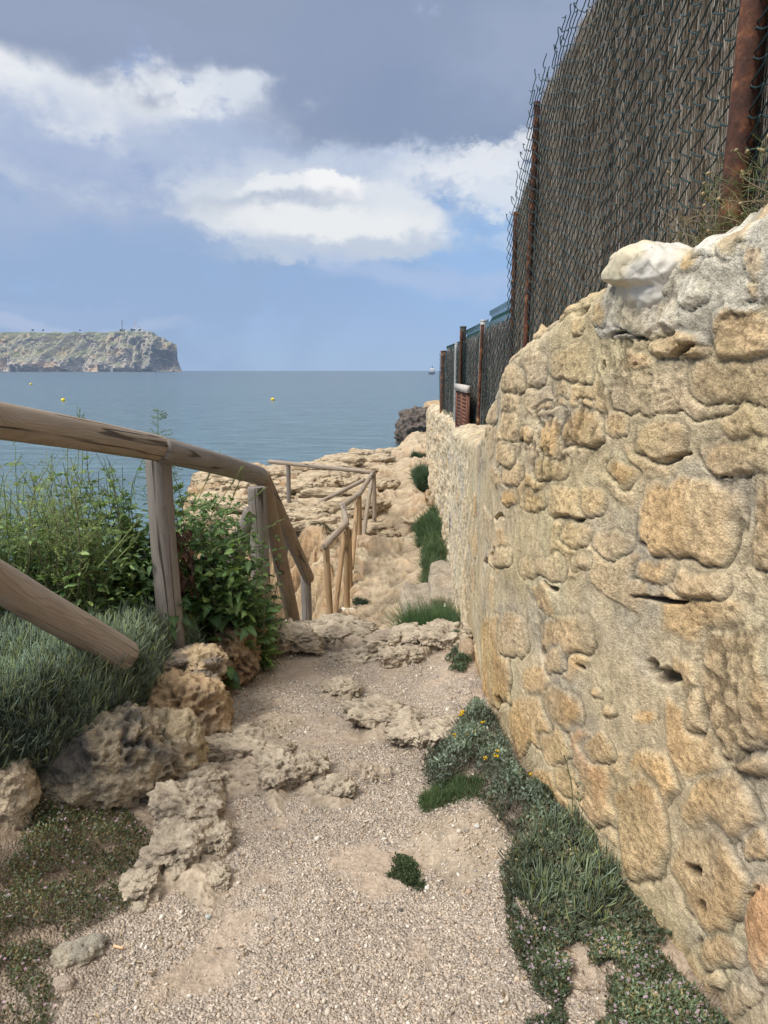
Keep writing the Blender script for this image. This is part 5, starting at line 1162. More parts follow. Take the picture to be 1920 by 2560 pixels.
mb = MB(); xy = inpoly(DT, 420); n = len(xy); b = np.stack([xy[:, 0], xy[:, 1], gz(xy[:, 0], xy[:, 1])], 1); e = b+np.stack([rng.normal(0, .03, n), rng.normal(0, .03, n), rng.uniform(.02, .07, n)], 1)
mb.tubes(np.stack([b, (b+e)/2+rng.normal(0, .008, (n, 3)), e], 1), .0009, 3, vcol(n, (.24, .20, .16), .3)); part(mb.build('twig', M_DRY), tw)
BS = gpz([(1330, 2110), (1410, 2060), (1520, 2150), (1560, 2260), (1500, 2330), (1420, 2350), (1330, 2310), (1270, 2240), (1260, 2170)])
sb = empty('samphire_clump', tuple(np.append(BS.mean(0), gz(*BS.mean(0))[0]))); tag(sb, 'dense dark blue-green clump of narrow fleshy leaves by the wall foot', 'plant')
mb = MB(); xy = inpoly(BS, 200); samphire(mb, xy, (.22, .27, .18), .062); 
part(mb.build('foliage', M_BLADE), sb)
ms = MB()
for (u0, v0, u1, v1) in [(1420, 2110, 1410, 1890), (1400, 2020, 1300, 1930), (1430, 2080, 1440, 1960), (1500, 2130, 1430, 2040), (1440, 2150, 1500, 2180), (1470, 2150, 1520, 2090)]:
    p = hit(u0, v0); Y = p[1]; q = at_y(u1, v1, Y-.03); t_ = np.linspace(0, 1, 8)[:, None]; P = p+(q-p)*t_+np.array([.02, 0, .015])*np.sin(t_*3.1); ms.tubes(P[None], .0013, 4, (.13, .16, .07))
    k = 4; i = rng.integers(3, 8, k); leaves(ms, P[i], rng.normal(0, 1, (k, 3)), .02, .006, vcol(k, (.12, .16, .07)))
    ms.blobs(P[-1:], .004, (.2, .13, .08)); part(ms.build('stalk', M_STEM), sb); ms = MB()
WS = gpz([(1180, 2000), (1300, 1960), (1430, 2020), (1580, 2220), (1690, 2370), (1560, 2410), (1400, 2390), (1270, 2330), (1240, 2180), (1290, 2120)])
o, fo = mat_cover('herb_mat', 'mixed grey-green herbs and dry stems filling the strip at the foot of the near wall', WS, 16000, .011, .05, [(.11, .145, .085), (.19, .23, .16), (.25, .21, .13)], None, 0, stemcol=(.26, .21, .15))
BR = gpz([(1250, 2200), (1290, 2250), (1420, 2330), (1500, 2270), (1570, 2310), (1660, 2400), (1770, 2520), (1880, 2640), (1300, 2640), (1310, 2560), (1380, 2540), (1330, 2490), (1290, 2420), (1270, 2370)])
o, fo = mat_cover('weed_mat', 'dark weed mat with pale pink flowers in the lower right corner', BR, 42000, .0085, .038, [(.12, .165, .085), (.21, .26, .175), (.27, .22, .11)], ((.64, .48, .58), .0042), 260)
tag(fo.build('pink_flowers', M_PETAL), 'pale pink flowers over the lower-right mat', 'flowers', kind='stuff')
PM = gpz([(985, 2140), (1030, 2150), (1060, 2190), (1110, 2210), (1095, 2232), (1040, 2235), (985, 2205), (955, 2195), (975, 2180)])
o, fo = mat_cover('green_mat', '', PM, 5200, .008, .022, [(.09, .13, .06), (.13, .17, .08)], None, 0, kind='thing')
tag(o, 'small dark green mat plant alone in the middle of the gravel', 'plant')
# tufts near the crest, right side
def tuft(name, label, pts, n, L, w_, col, nb=5, spread=.5, fl=None, cat='grass', z0=.0, K=5, droop=.2):
    P = gpoly(pts) if not isinstance(pts, np.ndarray) else pts; c = P.mean(0); e = empty(name, (c[0], c[1], float(gz(c[0], c[1])[0]))); tag(e, label, cat)
    mb = MB(); xy = inpoly(P, n); blades(mb, xy, nb, L, w_, col, spread, droop, z0, K=K); part(mb.build('blade', M_BLADE), e)
    if fl:
        fm = MB()
        i = rng.integers(0, len(xy), fl[1]); b = np.stack([xy[i, 0], xy[i, 1], gz(xy[i, 0], xy[i, 1])+L[1]*.85], 1); [part(MB().blobs(q_[None], fl[2], fl[0], (1, 1, .5), .2).build('flower', M_PETAL), e) for q_ in b]
    return e
tuft('grass_clump', 'large dark green grass clump below the pale step blocks', np.array([(.22, 6.7), (.42, 6.45), (.74, 6.5), (.78, 7.2), (.7, 7.9), (.35, 7.8), (.22, 7.3)]), 1500, (.2, .5), .004, (.085, .145, .06), 6, .45, ((.8, .8, .78), 2, .012))
tuft('grass_clump', 'narrow dark grass clump pressed against the wall just beyond the crest', np.array([(.60, 5.8), (.70, 5.7), (.72, 6.6), (.64, 6.6)]), 500, (.12, .32), .004, (.07, .12, .06), 6, .4, ((.7, .55, .05), 8, .006))
cr = gpz([(1110, 1655), (1170, 1600), (1180, 1660), (1160, 1690), (1120, 1680)])
o, fo = mat_cover('low_herb', '', cr, 5500, .012, .06, [(.12, .17, .09), (.18, .23, .15)], None, 0, kind='thing'); tag(o, 'small grey-green herb at the wall foot just before the crest', 'herb')
cr = gpz([(1090, 1600), (1175, 1580), (1178, 1605), (1120, 1625)])
o, fo = mat_cover('low_herb', '', cr, 3500, .012, .035, [(.12, .17, .09), (.18, .23, .15)], None, 0, kind='thing'); tag(o, 'thin spreading herb on the crest rock beside the wall', 'herb')
tuft('grass_strip', 'bright green grass strip along the wall foot of the lower path', np.array([(.52, 9.5), (.74, 9.3), (.92, 9.8), (.92, 11.2), (.80, 11.8), (.62, 11.4), (.58, 10.4)]), 1300, (.10, .25), .006, (.11, .16, .075), 6, .5)
tuft('shrub', 'dark round shrub at the foot of the far wall, upper one of the lower path', np.array([(.58, 11.8), (.92, 11.8), (.92, 13.2), (.6, 12.9)]), 900, (.12, .32), .006, (.08, .13, .06), 6, .6, cat='shrub')
tuft('shrub', 'dark green bush in front of the end of the far wall', np.array([(.78, 16.6), (1.0, 16.6), (1.0, 17.8), (.80, 17.6)]), 900, (.18, .48), .010, (.07, .115, .065), 6, .4, cat='shrub')
tuft('shore_shrub', 'small green shrub on the rocks near the water', np.array([(.8, 20.4), (1.2, 20.4), (1.3, 21.), (.8, 21.)]), 220, (.1, .22), .010, (.06, .09, .05), 6, .8, cat='shrub')
for (u, v, r_, l_) in [(900, 1510, .10, 'tiny dark weed on the lower path by the flat slab'), (722, 1312, .18, 'small weed at the foot of the leftmost far post')]:
    p = hit(u, v); q = np.array([(p[0]+r_*math.cos(a), p[1]+r_*1.3*math.sin(a)) for a in np.linspace(0, 5.3, 6)])
    tuft('small_weed', l_, q, 120, (.03, .09), .006, (.05, .085, .05), 5, .9, cat='weed')
o, fo = mat_cover('moss_patch', 'dark moss and weeds on the rock terrace', np.array([(-1.9, 13.9), (-1.0, 12.9), (-.8, 13.3), (-1.2, 14.1), (-1.9, 14.3)]), 2600, .025, .03, [(.07, .08, .04), (.11, .10, .06)]); 
# small plants by the left foot
for (u, v, r_, c_, l_) in [(478, 1800, .035, (.30, .27, .04), 'small yellow-leaved sprig under the brown rock'), (470, 1890, .035, (.05, .09, .035), 'small dark green sprig at the foot of the boulders'), (622, 1705, .035, (.06, .09, .05), 'little tuft at the left path edge below the crest'), (375, 1960, .02, (.12, .15, .1), 'sprig by the pale boulder')]:
    p = hit(u, v); q = np.array([(p[0]+r_*math.cos(a), p[1]+r_*math.sin(a)) for a in np.linspace(0, 5.3, 6)]); e = empty('sprig', tuple(p)); tag(e, l_, 'plant')
    ml = MB(); n = 26; a = rng.uniform(0, 6.28, n); bb = np.stack([p[0]+rng.normal(0, r_*.4, n), p[1]+rng.normal(0, r_*.4, n), p[2]+rng.uniform(0, .05, n)], 1)
    leaves(ml, bb, np.stack([np.cos(a), np.sin(a)-.5, rng.uniform(.3, 1.2, n)], 1), .03, .007, vcol(n, c_), .3, shape='n'); part(ml.build('foliage', M_LEAF), e)
# dry grass hanging beside the crest post
dg = empty('dry_grass_tuft', tuple(at_y(640, 1600, 4.45))); tag(dg, 'straw-coloured dry grass hanging round the foot of the crest post', 'grass')
mb = MB(); n = 900; b = np.stack([rng.uniform(-.86, -.70, n), rng.uniform(4.3, 4.6, n), rng.uniform(-.1, .28, n)], 1)
a = rng.uniform(0, 6.28, n); d = np.stack([np.cos(a)*.5+.25, np.sin(a)*.4-.2, rng.uniform(.2, 1.1, n)], 1); L = rng.uniform(.12, .30, n); t = np.linspace(0, 1, 7)
P = b[:, None]+d[:, None]*(L[:, None]*t)[..., None]-np.array([0, 0, 1.])*(L[:, None]*1.5*t**2.2)[..., None]
mb.ribbons(P, .0022*np.interp(t, [0, 1], [1, .3]), rng.normal(0, 1, (n, 3)), np.repeat(vcol(n, (.30, .235, .14), .35), 14, 0)); part(mb.build('blade', M_DRY), dg)
dk = inpoly(np.array([(-1.05, 3.9), (-.78, 4.1), (-.72, 4.5), (-.95, 4.55)]), 900); mb = MB(); samphire(mb, dk, (.075, .115, .08), .13); tag(mb.build('samphire_tuft', M_BLADE), 'dark narrow-leaved clump overhanging the brown earth rock', 'plant')
# white-flowered shrub beyond the crest
wf = empty('flowering_shrub', (-.85, 5.7, -.7)); tag(wf, 'dark shrub with white flowers between the braces beyond the crest', 'shrub')
ml = MB(); fm = MB(); n = 2600; b = np.stack([rng.normal(-.90, .16, n), rng.normal(5.75, .18, n), rng.uniform(-.75, -.36, n)], 1); b = b[(((b-[-.9, 5.75, -.75])/[.36, .4, .36])**2).sum(1) < 1]; n = len(b)
leaves(ml, b, rng.normal(0, 1, (n, 3))+[0, -.4, .5], .03, .012, vcol(n, (.04, .075, .03), .35), .2, shape='n', K=4)
top = b[rng.integers(0, n, 90)]+rng.normal(0, .02, (90, 3))+[0, -.03, .03]; fm.blobs(top, .009, vcol(90, (.66, .6, .66), .1, .02), (1, 1, .4), .2)
part(ml.build('foliage', M_LEAF), wf); part(fm.build('white_flower', M_PETAL), wf)
# straggly growth on top of the wall, upper right
tp = empty('wall_top_plant', (.98, 1.9, 1.9)); tag(tp, 'sprawling thin-leaved plant with dry stalks on top of the wall at upper right', 'plant')
ms, ml, mf = MB(), MB(), MB()
for k in range(120):
    y = random.uniform(1.4, 2.25); b = np.array([random.uniform(.93, 1.0), y, wall_top(y)-.02]); d = np.array([random.uniform(-.35, .05), random.uniform(-.1, .9), random.uniform(.2, 1.)])
    L = random.uniform(.12, .44); P = stem_path(b, d, L, 9, .25, .08); g_c = random.random() < .55; ms.tubes(P[None], np.linspace(.0014, .0006, 9)[None], 4, (.17, .17, .08) if g_c else (.22, .17, .10))
    n = 26; i = rng.integers(2, 9, n); dv = rng.normal(0, 1, (n, 3)); Lb = rng.uniform(.012, .04, n); t = np.linspace(0, 1, 4); dv /= np.linalg.norm(dv, axis=1)[:, None]
    Pq = P[i][:, None]+dv[:, None]*(Lb[:, None]*t)[..., None]; ml.ribbons(Pq, .0014, rng.normal(0, 1, (n, 3)), np.repeat(vcol(n, (.10, .13, .045) if g_c else (.2, .16, .09), .3), 8, 0))
    if random.random() < .5: ms.blobs(P[-1:], .005, (.34, .25, .14), (1, 1, 1.5), .2)
part(ms.build('stem', M_STEM), tp); part(ml.build('foliage', M_BLADE), tp)
# the long white capstone bedded in the wall
def capstone():
    f = lambda X, Y: on_wall(1120+X/2.074, 500+Y/2.074)
    c0 = f(975, 355); A_ = f(1160, 330)-f(790, 380); hgt = abs(f(960, 190)[1]-f(960, 515)[1]); c0 = c0-np.array([0, .035])
    V, F = ico(6); L = (np.abs(V)**3.2).sum(1)**(1/3.2); V = V/L[:, None]
    ry, rz = np.linalg.norm(A_)/2, hgt/2*1.15
    W_ = V*np.array([.10, ry, rz]); 
    n_ = fbm(W_[:, 0]*1., W_[:, 1], W_[:, 2], 4, 5.)
    W_ = W_*(1+.20*n_[:, None])
    # a scooped break across the lower half
    sc_ = ss(.02, -.01, W_[:, 2]-.10*W_[:, 1])*ss(.35, .0, abs(W_[:, 2]+.03)/.12); W_[:, 0] += .035*ss(.012, -.012, W_[:, 2]-.15*W_[:, 1]+.01*n_)
    W_[:, 2] *= np.interp(W_[:, 1], [-ry, 0, ry], [.9, 1.05, .72])
    fn = fbm(W_[:, 0], W_[:, 1], W_[:, 2], 4, 22.); W_ += V*(.004*fn)[:, None]
    C = mixa(A((.66, .62, .54)), A((.60, .52, .36)), ss(-.2, .4, fbm(W_[:, 0], W_[:, 1], W_[:, 2], 3, 6.)))*(1+.06*fn)[:, None]
    cr_ = np.abs(fbm(W_[:, 0]+3, W_[:, 1], W_[:, 2], 3, 5.)); C = C*(1-.5*ss(.03, .0, cr_))[:, None]
    o = mesh('capstone', W_+np.array([wall_x(c0[0])+.045, c0[0], c0[1]]), F, M_CAP, near_wall, col=C); o['label'] = 'smooth white stone bedded in the crown of the wall'
t = NT('white_marble_stone'); c = t.attr('Col'); P = t.pos(); n = t.noise(P, 50., 6, .6); M_CAP = t.done(t.bsdf(t.mix(1., c, t.ramp(n, [(.3, .9), (.7, 1.06)]), 'MULTIPLY'), .6, n, .35, .004, spec=.3))
capstone()
# loose gravel on the path: small real stones
GP = np.array([(-.75, 1.35), (.80, 1.3), (.66, 2.0), (.42, 2.9), (.45, 3.8), (.52, 4.5), (-.85, 4.5), (-.8, 3.6), (-.55, 2.7), (-.62, 2.1), (-.75, 1.8)])
xy = inpoly(GP, 56000); wgt = fbm(xy[:, 0], xy[:, 1], 12, 4, 1.7, .6)+.3*fbm(xy[:, 0], xy[:, 1], 15, 3, 6.); keep = (wgt < .10+.30*rng.normal(0, 1, len(xy))) & (rng.uniform(0, 1, len(xy)) < np.interp(xy[:, 1], [1.3, 2.5, 4.5], [1, .8, .45])); xy = xy[keep]
for Pp, *_r in OUT[:6]: xy = xy[sdf(Pp, xy[:, 0], xy[:, 1]) < .0]
n = len(xy); R = np.clip(rng.lognormal(math.log(.0021), .45, n), .0011, .0085); R = R*np.interp(xy[:, 1], [1.3, 4.5], [1, 1.35])
gc = A([(.56, .49, .40), (.47, .39, .30), (.40, .30, .21), (.66, .60, .52), (.30, .27, .25), (.50, .40, .30)])[rng.choice(6, n, p=[.30, .27, .14, .12, .05, .12])]*rng.uniform(.8, 1.15, (n, 1))
mb = MB(); mb.blobs(np.stack([xy[:, 0], xy[:, 1], gz(xy[:, 0], xy[:, 1])+R*.35], 1), R, gc, (1.15, 1, .75), .22)
t = NT('gravel_stone'); c = t.attr('Col'); M_GRAV = t.done(t.bsdf(c, .85, spec=.2)); tag(mb.build('gravel', M_GRAV), 'loose pale gravel strewn over the path', 'gravel', kind='stuff')
# a few twigs
mb = MB()
for (u0, v0, u1, v1) in [(765, 1622, 782, 1640), (235, 2260, 250, 2220), (300, 2350, 310, 2320), (930, 1955, 975, 1958)]:
    p, q = hit(u0, v0), hit(u1, v1); o = MB().tubes([[p+[0, 0, .006], (p+q)/2+[0, .004, .008], q+[0, 0, .006]]], .0018, 5, (.42, .34, .22)).build('twig', M_DRY); tag(o, {765: 'thin dry twig lying on the crest rock', 235: 'short dry stick in the lower-left mat', 300: 'dry stick lying on the path near the wooden chip', 930: 'curved twig beside the small pointed rock'}[u0], 'twig')

# leaf litter and small debris along the edges of the path
n = 1500; q = inpoly(GP, n*3); side = np.abs(q[:, 0]+.1)+.25*fbm(q[:, 0], q[:, 1], 3, 3, 3.); q = q[side > .42][:n]; n = len(q)
b = np.stack([q[:, 0], q[:, 1], gz(q[:, 0], q[:, 1])+.004], 1); a = rng.uniform(0, 6.28, n); L = rng.uniform(.004, .022, n); d = np.stack([np.cos(a), np.sin(a), rng.normal(0, .12, n)], 1)
P = np.stack([b-d*L[:, None]/2, b+[0, 0, .001], b+d*L[:, None]/2], 1); mb = MB(); mb.ribbons(P, (L*rng.uniform(.08, .4, n))[:, None]*np.array([.3, 1, .3]), rng.normal(0, .25, (n, 3))+[0, 0, 1], np.repeat(A([(.20, .13, .07), (.30, .22, .12), (.12, .09, .06), (.40, .32, .22)])[rng.integers(0, 4, n)], 6, 0))
tag(mb.build('leaf_litter', M_DRY), 'scattered dry leaf litter and bits of straw along the path edges', 'litter', kind='stuff')
# ------------------------------------------------------------------ headland, boats, buoys
HD = 5000.
def hpx(u, v, Y=HD): return at_y(u, v, Y)
ns, nt = 700, 240
s = np.linspace(0, 1, ns); t_ = np.linspace(0, 1, nt)
bx = np.interp(s, [0, .86, .93, 1.], [-4200, hpx(428, 900)[0], hpx(439, 900)[0], hpx(436, 900)[0]-30]); by = np.interp(s, [0, .4, .86, .93, 1.], [4700, 4900, 5000, 5150, 6400])
tu = np.array([0, 100, 200, 270, 330, 365, 390, 410, 425, 436, 441, 446]); tv = np.array([825, 825, 823, 821, 824, 824, 832, 842, 851, 858, 864, 870])
hx = np.array([hpx(u, v)[0] for u, v in zip(tu, tv)]); hz = np.array([hpx(u, v)[2] for u, v in zip(tu, tv)])
S_, T_ = np.meshgrid(s, t_, indexing='ij'); BX = np.interp(S_, s, bx); BY = np.interp(S_, s, by)
Hh = np.interp(BX, np.concatenate([[-4200], hx]), np.concatenate([[hz[0]*.97], hz]))-SEA
Hh = np.where(S_ > .86, Hh*np.interp(S_, [.86, .93, 1.], [1., .96, .8]), Hh)
cliff = ss(.66, .86, S_)                                  # right end: a sheer cliff
foot = .30+.12*np.sin(BX/230.)
slope_z = np.interp(T_, [0, .12, .3, .75, .9, 1.], [0, .17, .36, .88, 1.0, 1.01]); cliff_z = np.interp(T_, [0, .1, .62, .75, 1.], [0, .06, .86, .96, 1.01])
ZZ = SEA+Hh*(slope_z*(1-cliff)+cliff_z*cliff)
back = (np.interp(T_, [0, .12, .3, .75, .9, 1.], [0, 20, 120, 430, 560, 900])*(1-cliff)+np.interp(T_, [0, .1, .62, .75, 1.], [-14, 20, 60, 150, 700])*cliff)*np.where(S_ > .86, np.interp(S_, [.86, .93, 1], [1, .2, .3]), 1)
rx = fbm(BX/260., ZZ/260., 3, 6, 1., .55, True); gul = fbm(BX/110., ZZ/300., 9, 5, 1., .6, True); spur = fbm(BX/520., ZZ/700., 1, 3, 1.)
dy = -110*(rx-.7)*ss(0, .3, T_+.1)*(1-.6*ss(.8, 1, T_))-30*(gul-.6)-150*spur*(1-ss(.7, 1, T_))
YH = BY+back+dy; BX = BX*(1+(YH/5000.-1)*ss(.70, .86, S_)); XH = BX+10*gul*ss(.8, .86, S_)+34*np.clip(1-T_*1.6, 0, 1)**2.2*ss(.82, .93, S_)
ZZ = ZZ+10*(gul-.6)*ss(.05, .3, T_)*ss(1.02, .8, T_)+2.2*fbm(BX/40., T_*9, 2, 4, 1.)*ss(.6, .9, T_); ZZ[:, 0] = SEA-3
xs_, ys_, zs_ = XH.ravel(), YH.ravel(), ZZ.ravel()
gz1 = np.gradient(YH, axis=0)/np.maximum(np.abs(np.gradient(XH, axis=0)), 1e-3); gv = np.gradient(YH, axis=1)/np.maximum(np.abs(np.gradient(ZZ, axis=1)), .6)
flat = ss(.7, 3.2, gv).ravel(); nn = fbm(xs_/60., zs_/25., 3, 5, 1., .6); n4 = fbm(xs_/18., zs_/10., 13, 4, 1., .6)
scrub = np.clip(flat*1.15+.4*nn-.10-.35*ss(120, 20, zs_)*(1-cliff.ravel()), 0, 1)
rockc_ = mixa(A((.42, .36, .30)), A((.50, .36, .24)), ss(.1, .5, fbm(xs_/150., zs_/80., 23, 4, 1.)))*(1+.35*n4)[:, None]
scr = mixa(A((.115, .14, .07)), A((.25, .245, .14)), ss(-.2, .35, nn))*(1+.4*n4)[:, None]
CH = mixa(rockc_, scr, scrub); CH = CH*(1-.42*ss(.55, -.1, gul.ravel()))[:, None]; CH = mixa(CH, A((.15, .15, .155)), ss(.1, .5, fbm(xs_/240., zs_/160., 5, 3, 1.)+.5*cliff.ravel()-.25)*.55*(1-flat)); CH = mixa(CH, A((.55, .47, .38)), ss(12, 3, zs_-SEA)*ss(-.2, .3, n4)*.8)  # shaded cliff patch and gully hollows are darkened in the colour itself
t = NT('hazy_headland'); c = t.attr('Col'); d1 = t.bsdf(c, .95, spec=.05); em = t.n('ShaderNodeEmission', {0: s2l(150, 172, 205)+(1,), 1: 1.}); M_HEAD = t.done(t.n('ShaderNodeMixShader', {0: .26, 1: d1, 2: em}))  # aerial haze put into the material as a faint blue glow
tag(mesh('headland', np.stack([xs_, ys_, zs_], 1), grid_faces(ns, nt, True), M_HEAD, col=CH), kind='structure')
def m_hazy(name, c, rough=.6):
    t = NT(name); p = t.obj(); n = t.noise(p, .4, 3); d1 = t.bsdf(t.mix(1., c, t.ramp(n, [(.3, .85), (.7, 1.1)]), 'MULTIPLY'), rough); em = t.n('ShaderNodeEmission', {0: s2l(160, 182, 214)+(1,), 1: 1.}); return t.done(t.n('ShaderNodeMixShader', {0: .2, 1: d1, 2: em}))  # distance haze painted in by mixing bluish emission into the surface
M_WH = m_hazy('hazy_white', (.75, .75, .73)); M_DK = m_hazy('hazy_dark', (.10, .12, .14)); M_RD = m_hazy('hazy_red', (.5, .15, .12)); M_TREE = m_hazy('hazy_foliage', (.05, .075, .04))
PY = 5350.
def top_at(u): return at_y(u, 826, PY)
def mast(u, vt, label, banded=False):
    b = at_y(u, 830, PY); t__ = at_y(u, vt, PY); e = empty('radio_mast', tuple(b)); tag(e, label, 'mast', 'masts on the headland')
    H = t__[2]-b[2]; w_ = 4.; m = MB(); r = MB()
    for i, (sx, sy) in enumerate(((-1, -1), (1, -1), (1, 1), (-1, 1))): m.tubes([[b+[sx*w_, sy*w_, 0], t__+[sx*.8, sy*.8, 0]]], .45, 4)
    K = 9
    for k in range(K):
        f0, f1__ = k/K, (k+1)/K; w0 = w_*(1-f0)+.8*f0; w1__ = w_*(1-f1__)+.8*f1__
        (r if banded and k % 2 else m).tubes([[b+[-w0, -w0, H*f0], b+[w1__, -w1__, H*f1__]], [b+[w0, -w0, H*f0], b+[-w1__, -w1__, H*f1__]]], .45 if not banded else .9, 4)
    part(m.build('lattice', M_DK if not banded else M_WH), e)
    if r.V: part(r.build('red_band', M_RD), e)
mast(306, 800, 'thin dark lattice mast on the headland, left of the white buildings'); mast(340, 801, 'red and white banded lattice mast beside the lighthouse', True)
lh = empty('lighthouse', tuple(at_y(348, 828, PY))); tag(lh, 'small white lighthouse near the edge of the headland', 'lighthouse'); b = at_y(348, 828, PY)
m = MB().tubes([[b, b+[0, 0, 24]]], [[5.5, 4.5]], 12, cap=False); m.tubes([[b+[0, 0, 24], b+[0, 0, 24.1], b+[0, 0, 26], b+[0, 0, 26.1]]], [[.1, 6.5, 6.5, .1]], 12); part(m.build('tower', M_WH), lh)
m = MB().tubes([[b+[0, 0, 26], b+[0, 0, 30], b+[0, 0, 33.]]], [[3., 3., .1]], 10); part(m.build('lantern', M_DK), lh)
def house(u, v, w_, h, label):
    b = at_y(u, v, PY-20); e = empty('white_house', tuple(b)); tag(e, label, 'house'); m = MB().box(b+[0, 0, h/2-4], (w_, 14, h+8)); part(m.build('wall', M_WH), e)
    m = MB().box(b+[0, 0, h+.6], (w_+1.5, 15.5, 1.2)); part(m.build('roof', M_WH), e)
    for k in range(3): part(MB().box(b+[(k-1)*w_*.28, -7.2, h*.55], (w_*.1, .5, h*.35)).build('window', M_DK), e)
house(356, 829, 30, 13, 'white building right of the lighthouse'); house(361, 832, 20, 9, 'low white building farthest right on the headland'); house(318, 828, 26, 7, 'low white building just right of the left mast'); house(344, 829, 22, 8, 'white building left of the lighthouse tower')
for i, (u, r_) in enumerate([(303, 8), (311, 6), (330, 9), (336, 7), (350, 8), (82, 7), (108, 6), (200, 5)]):
    b = at_y(u, 828, PY-60); b[2] = at_y(u, 826, PY)[2]-4; n = 260; q = rng.normal(0, 1, (n, 3)); q /= np.linalg.norm(q, axis=1)[:, None]; q = q*rng.uniform(.5, 1, (n, 1))*[r_*1.3, r_, r_*.8]
    m = MB(); m.blobs(b+q+[0, 0, r_*.5], r_*.18, vcol(n, (1, 1, 1), .3, .1), jitter=.3); e = empty('tree', tuple(b)); tag(e, ['dark tree at the foot of the left mast', 'small tree just right of the left mast', 'largest dark tree between the two masts', 'dark tree left of the banded mast', 'tree right of the lighthouse', 'lone tree on the skyline, left part of the headland', 'small lone tree on the skyline, second from left', 'tiny bush on the skyline in the middle of the headland'][i], 'tree')
    part(m.build('crown', M_TREE), e); part(MB().tubes([[b-[0, 0, 6], b+[0, 0, r_*.4]]], 1., 6).build('trunk', M_DK), e)
# buoys
M_YEL = m_plain('buoy_yellow', (.85, .62, .03), .4, 0, .06, 2, .5)
def at_sea(u, v): return at_z(u, v, SEA)
V5, F5 = ico(3)
for (u, v, r_, l_) in [(158, 1001, .40, 'yellow mooring buoy nearer the left, larger of the left pair'), (682, 999, .36, 'yellow mooring buoy in the middle of the bay'), (77, 960, .5, 'small distant yellow buoy at the far left')]:
    p = at_sea(u, v+2); e = empty('buoy', tuple(p)); tag(e, l_, 'buoy', 'yellow buoys in the bay')
    part(mesh('float', V5*[r_, r_, r_*.95]+p+[0, 0, r_*.55], F5, M_YEL), e)
    m = MB().tubes([[p+[0, 0, r_*1.35], p+[0, 0, r_*1.75]]], r_*.12, 8); th = np.linspace(0, 2*math.pi, 13); m.tubes([np.stack([p[0]+r_*.22*np.cos(th), p[1]+0*th, p[2]+r_*1.85+r_*.22*np.sin(th)], 1)], r_*.05, 5); part(m.build('ring', M_DK), e)
# sailing boat
p = at_sea(279.5, 929.8); p = p*1.0; e = empty('sailing_boat', tuple(p)); tag(e, 'white sailing boat below the headland cliff', 'sailing boat'); k = np.linalg.norm(p[:2])/1850.   # metres per photo pixel
L = 7.*k; m = MB(); st_ = np.linspace(0, 1, 9); sec = []
for q in st_:
    w_ = L*.15*math.sin(math.pi*min(1, q*.55+.45))*(1 if q < 1 else .0)+.02; x = (q-.5)*L
    for yy, z in ((-w_, L*.10), (-w_*.7, 0), (0, -L*.05), (w_*.7, 0), (w_, L*.10)): sec.append(p+[x, yy, z])
m.add(sec, grid_faces(9, 5)); m.add([p+[(q-.5)*L, s__*(L*.15*math.sin(math.pi*min(1, q*.55+.45))*(1 if q < 1 else 0)), L*.1] for q in st_ for s__ in (-1, 1)], grid_faces(9, 2)); part(m.build('hull', M_WH), e)
mt = p+[L*.05, 0, 0]; H = 11.5*k; part(MB().tubes([[mt, mt+[0, 0, H]]], k*.12, 6).build('mast', M_DK), e)
def sail(a, b_, c, bul):
    n = 8; V = []
    for i in range(n+1):
        for j in range(n+1):
            f, g_ = i/n, j/n; q = (a*(1-f)+b_*f)*(1-g_)+c*g_; V.append(q+np.array([0, -bul*math.sin(math.pi*f)*math.sin(math.pi*g_), 0]))
    return MB().add(V, grid_faces(n+1, n+1))
part(sail(mt+[-.05*L, 0, H*.12], mt+[-.45*L, 0, H*.12], mt+[0, 0, H*.98], k).build('main_sail', M_WH, smooth=True), e); part(sail(mt+[.06*L, 0, H*.9], mt+[.44*L, 0, H*.1], mt+[.1*L, 0, H*.1], k).build('jib', M_WH, smooth=True), e)
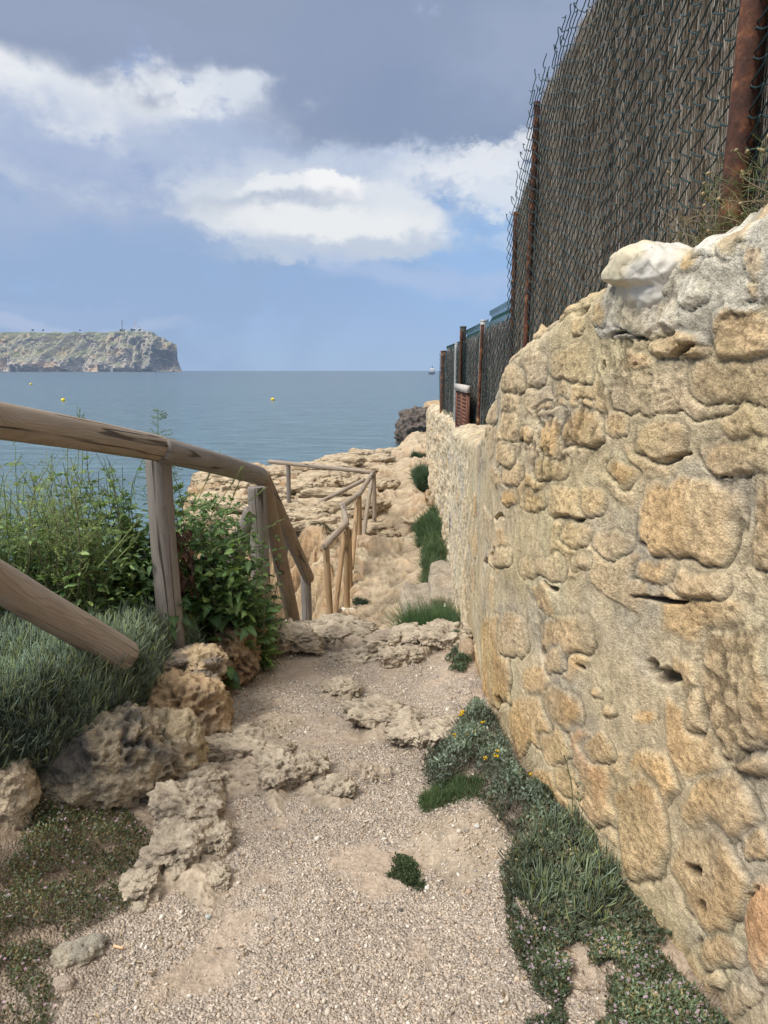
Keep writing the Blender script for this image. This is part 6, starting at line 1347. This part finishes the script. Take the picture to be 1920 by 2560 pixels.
# motor yacht seen bow-on
p = at_sea(1084, 936.5); k = np.linalg.norm(p[:2])/1850.; e = empty('motor_yacht', tuple(p)); tag(e, 'large dark-hulled motor yacht on the horizon, seen bow-on', 'yacht')
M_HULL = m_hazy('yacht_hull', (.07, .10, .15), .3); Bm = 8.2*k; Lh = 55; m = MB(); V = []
for q in np.linspace(0, 1, 14):
    y = q*Lh; w_ = Bm*min(1, math.sin(min(1, q*1.5+.02)*math.pi/2))**.8
    flare = .75+.25*q; zt = 8.2*k-q*1.4*k
    for wx_, z in ((-w_, zt), (-w_*flare, zt*.45), (-w_*.7*q-.02, -1), (w_*.7*q+.02, -1), (w_*flare, zt*.45), (w_, zt)): V.append(p+[wx_, y, z])
m.add(V, grid_faces(14, 6)); V = np.array(V).reshape(14, 6, 3); m.add(np.stack([V[:, 0], V[:, 5]], 1).reshape(-1, 3)-[0, 0, .3], grid_faces(14, 2)); m.add(V[-1], [[0, 1, 4, 5], [1, 2, 3, 4]]); part(m.build('hull', M_HULL, smooth=True), e)
m = MB(); 
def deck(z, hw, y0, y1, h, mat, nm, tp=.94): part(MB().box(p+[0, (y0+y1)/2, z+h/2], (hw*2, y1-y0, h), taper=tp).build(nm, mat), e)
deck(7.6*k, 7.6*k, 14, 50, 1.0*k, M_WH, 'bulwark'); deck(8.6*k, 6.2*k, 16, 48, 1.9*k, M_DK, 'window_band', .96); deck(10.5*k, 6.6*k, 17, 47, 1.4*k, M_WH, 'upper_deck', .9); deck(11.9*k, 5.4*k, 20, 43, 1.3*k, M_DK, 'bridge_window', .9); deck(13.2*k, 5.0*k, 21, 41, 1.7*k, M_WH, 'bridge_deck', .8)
m = MB(); 
for sx in (-1, 1): m.add(V5*[1.5*k, 1.5*k, 1.1*k]+p+[sx*2.6*k, 30, 16.*k], F5)
part(m.build('radar_dome', M_DK, smooth=True), e)
m = MB().tubes([[p+[0, 30, 14.5*k], p+[0, 30, 19*k], p+[0, 30, 24*k]]], [[1.1*k, .8*k, .15*k]], 6); m.box(p+[0, 30, 19*k], (3.4*k, 2, .5*k)); part(m.build('mast', M_DK), e)
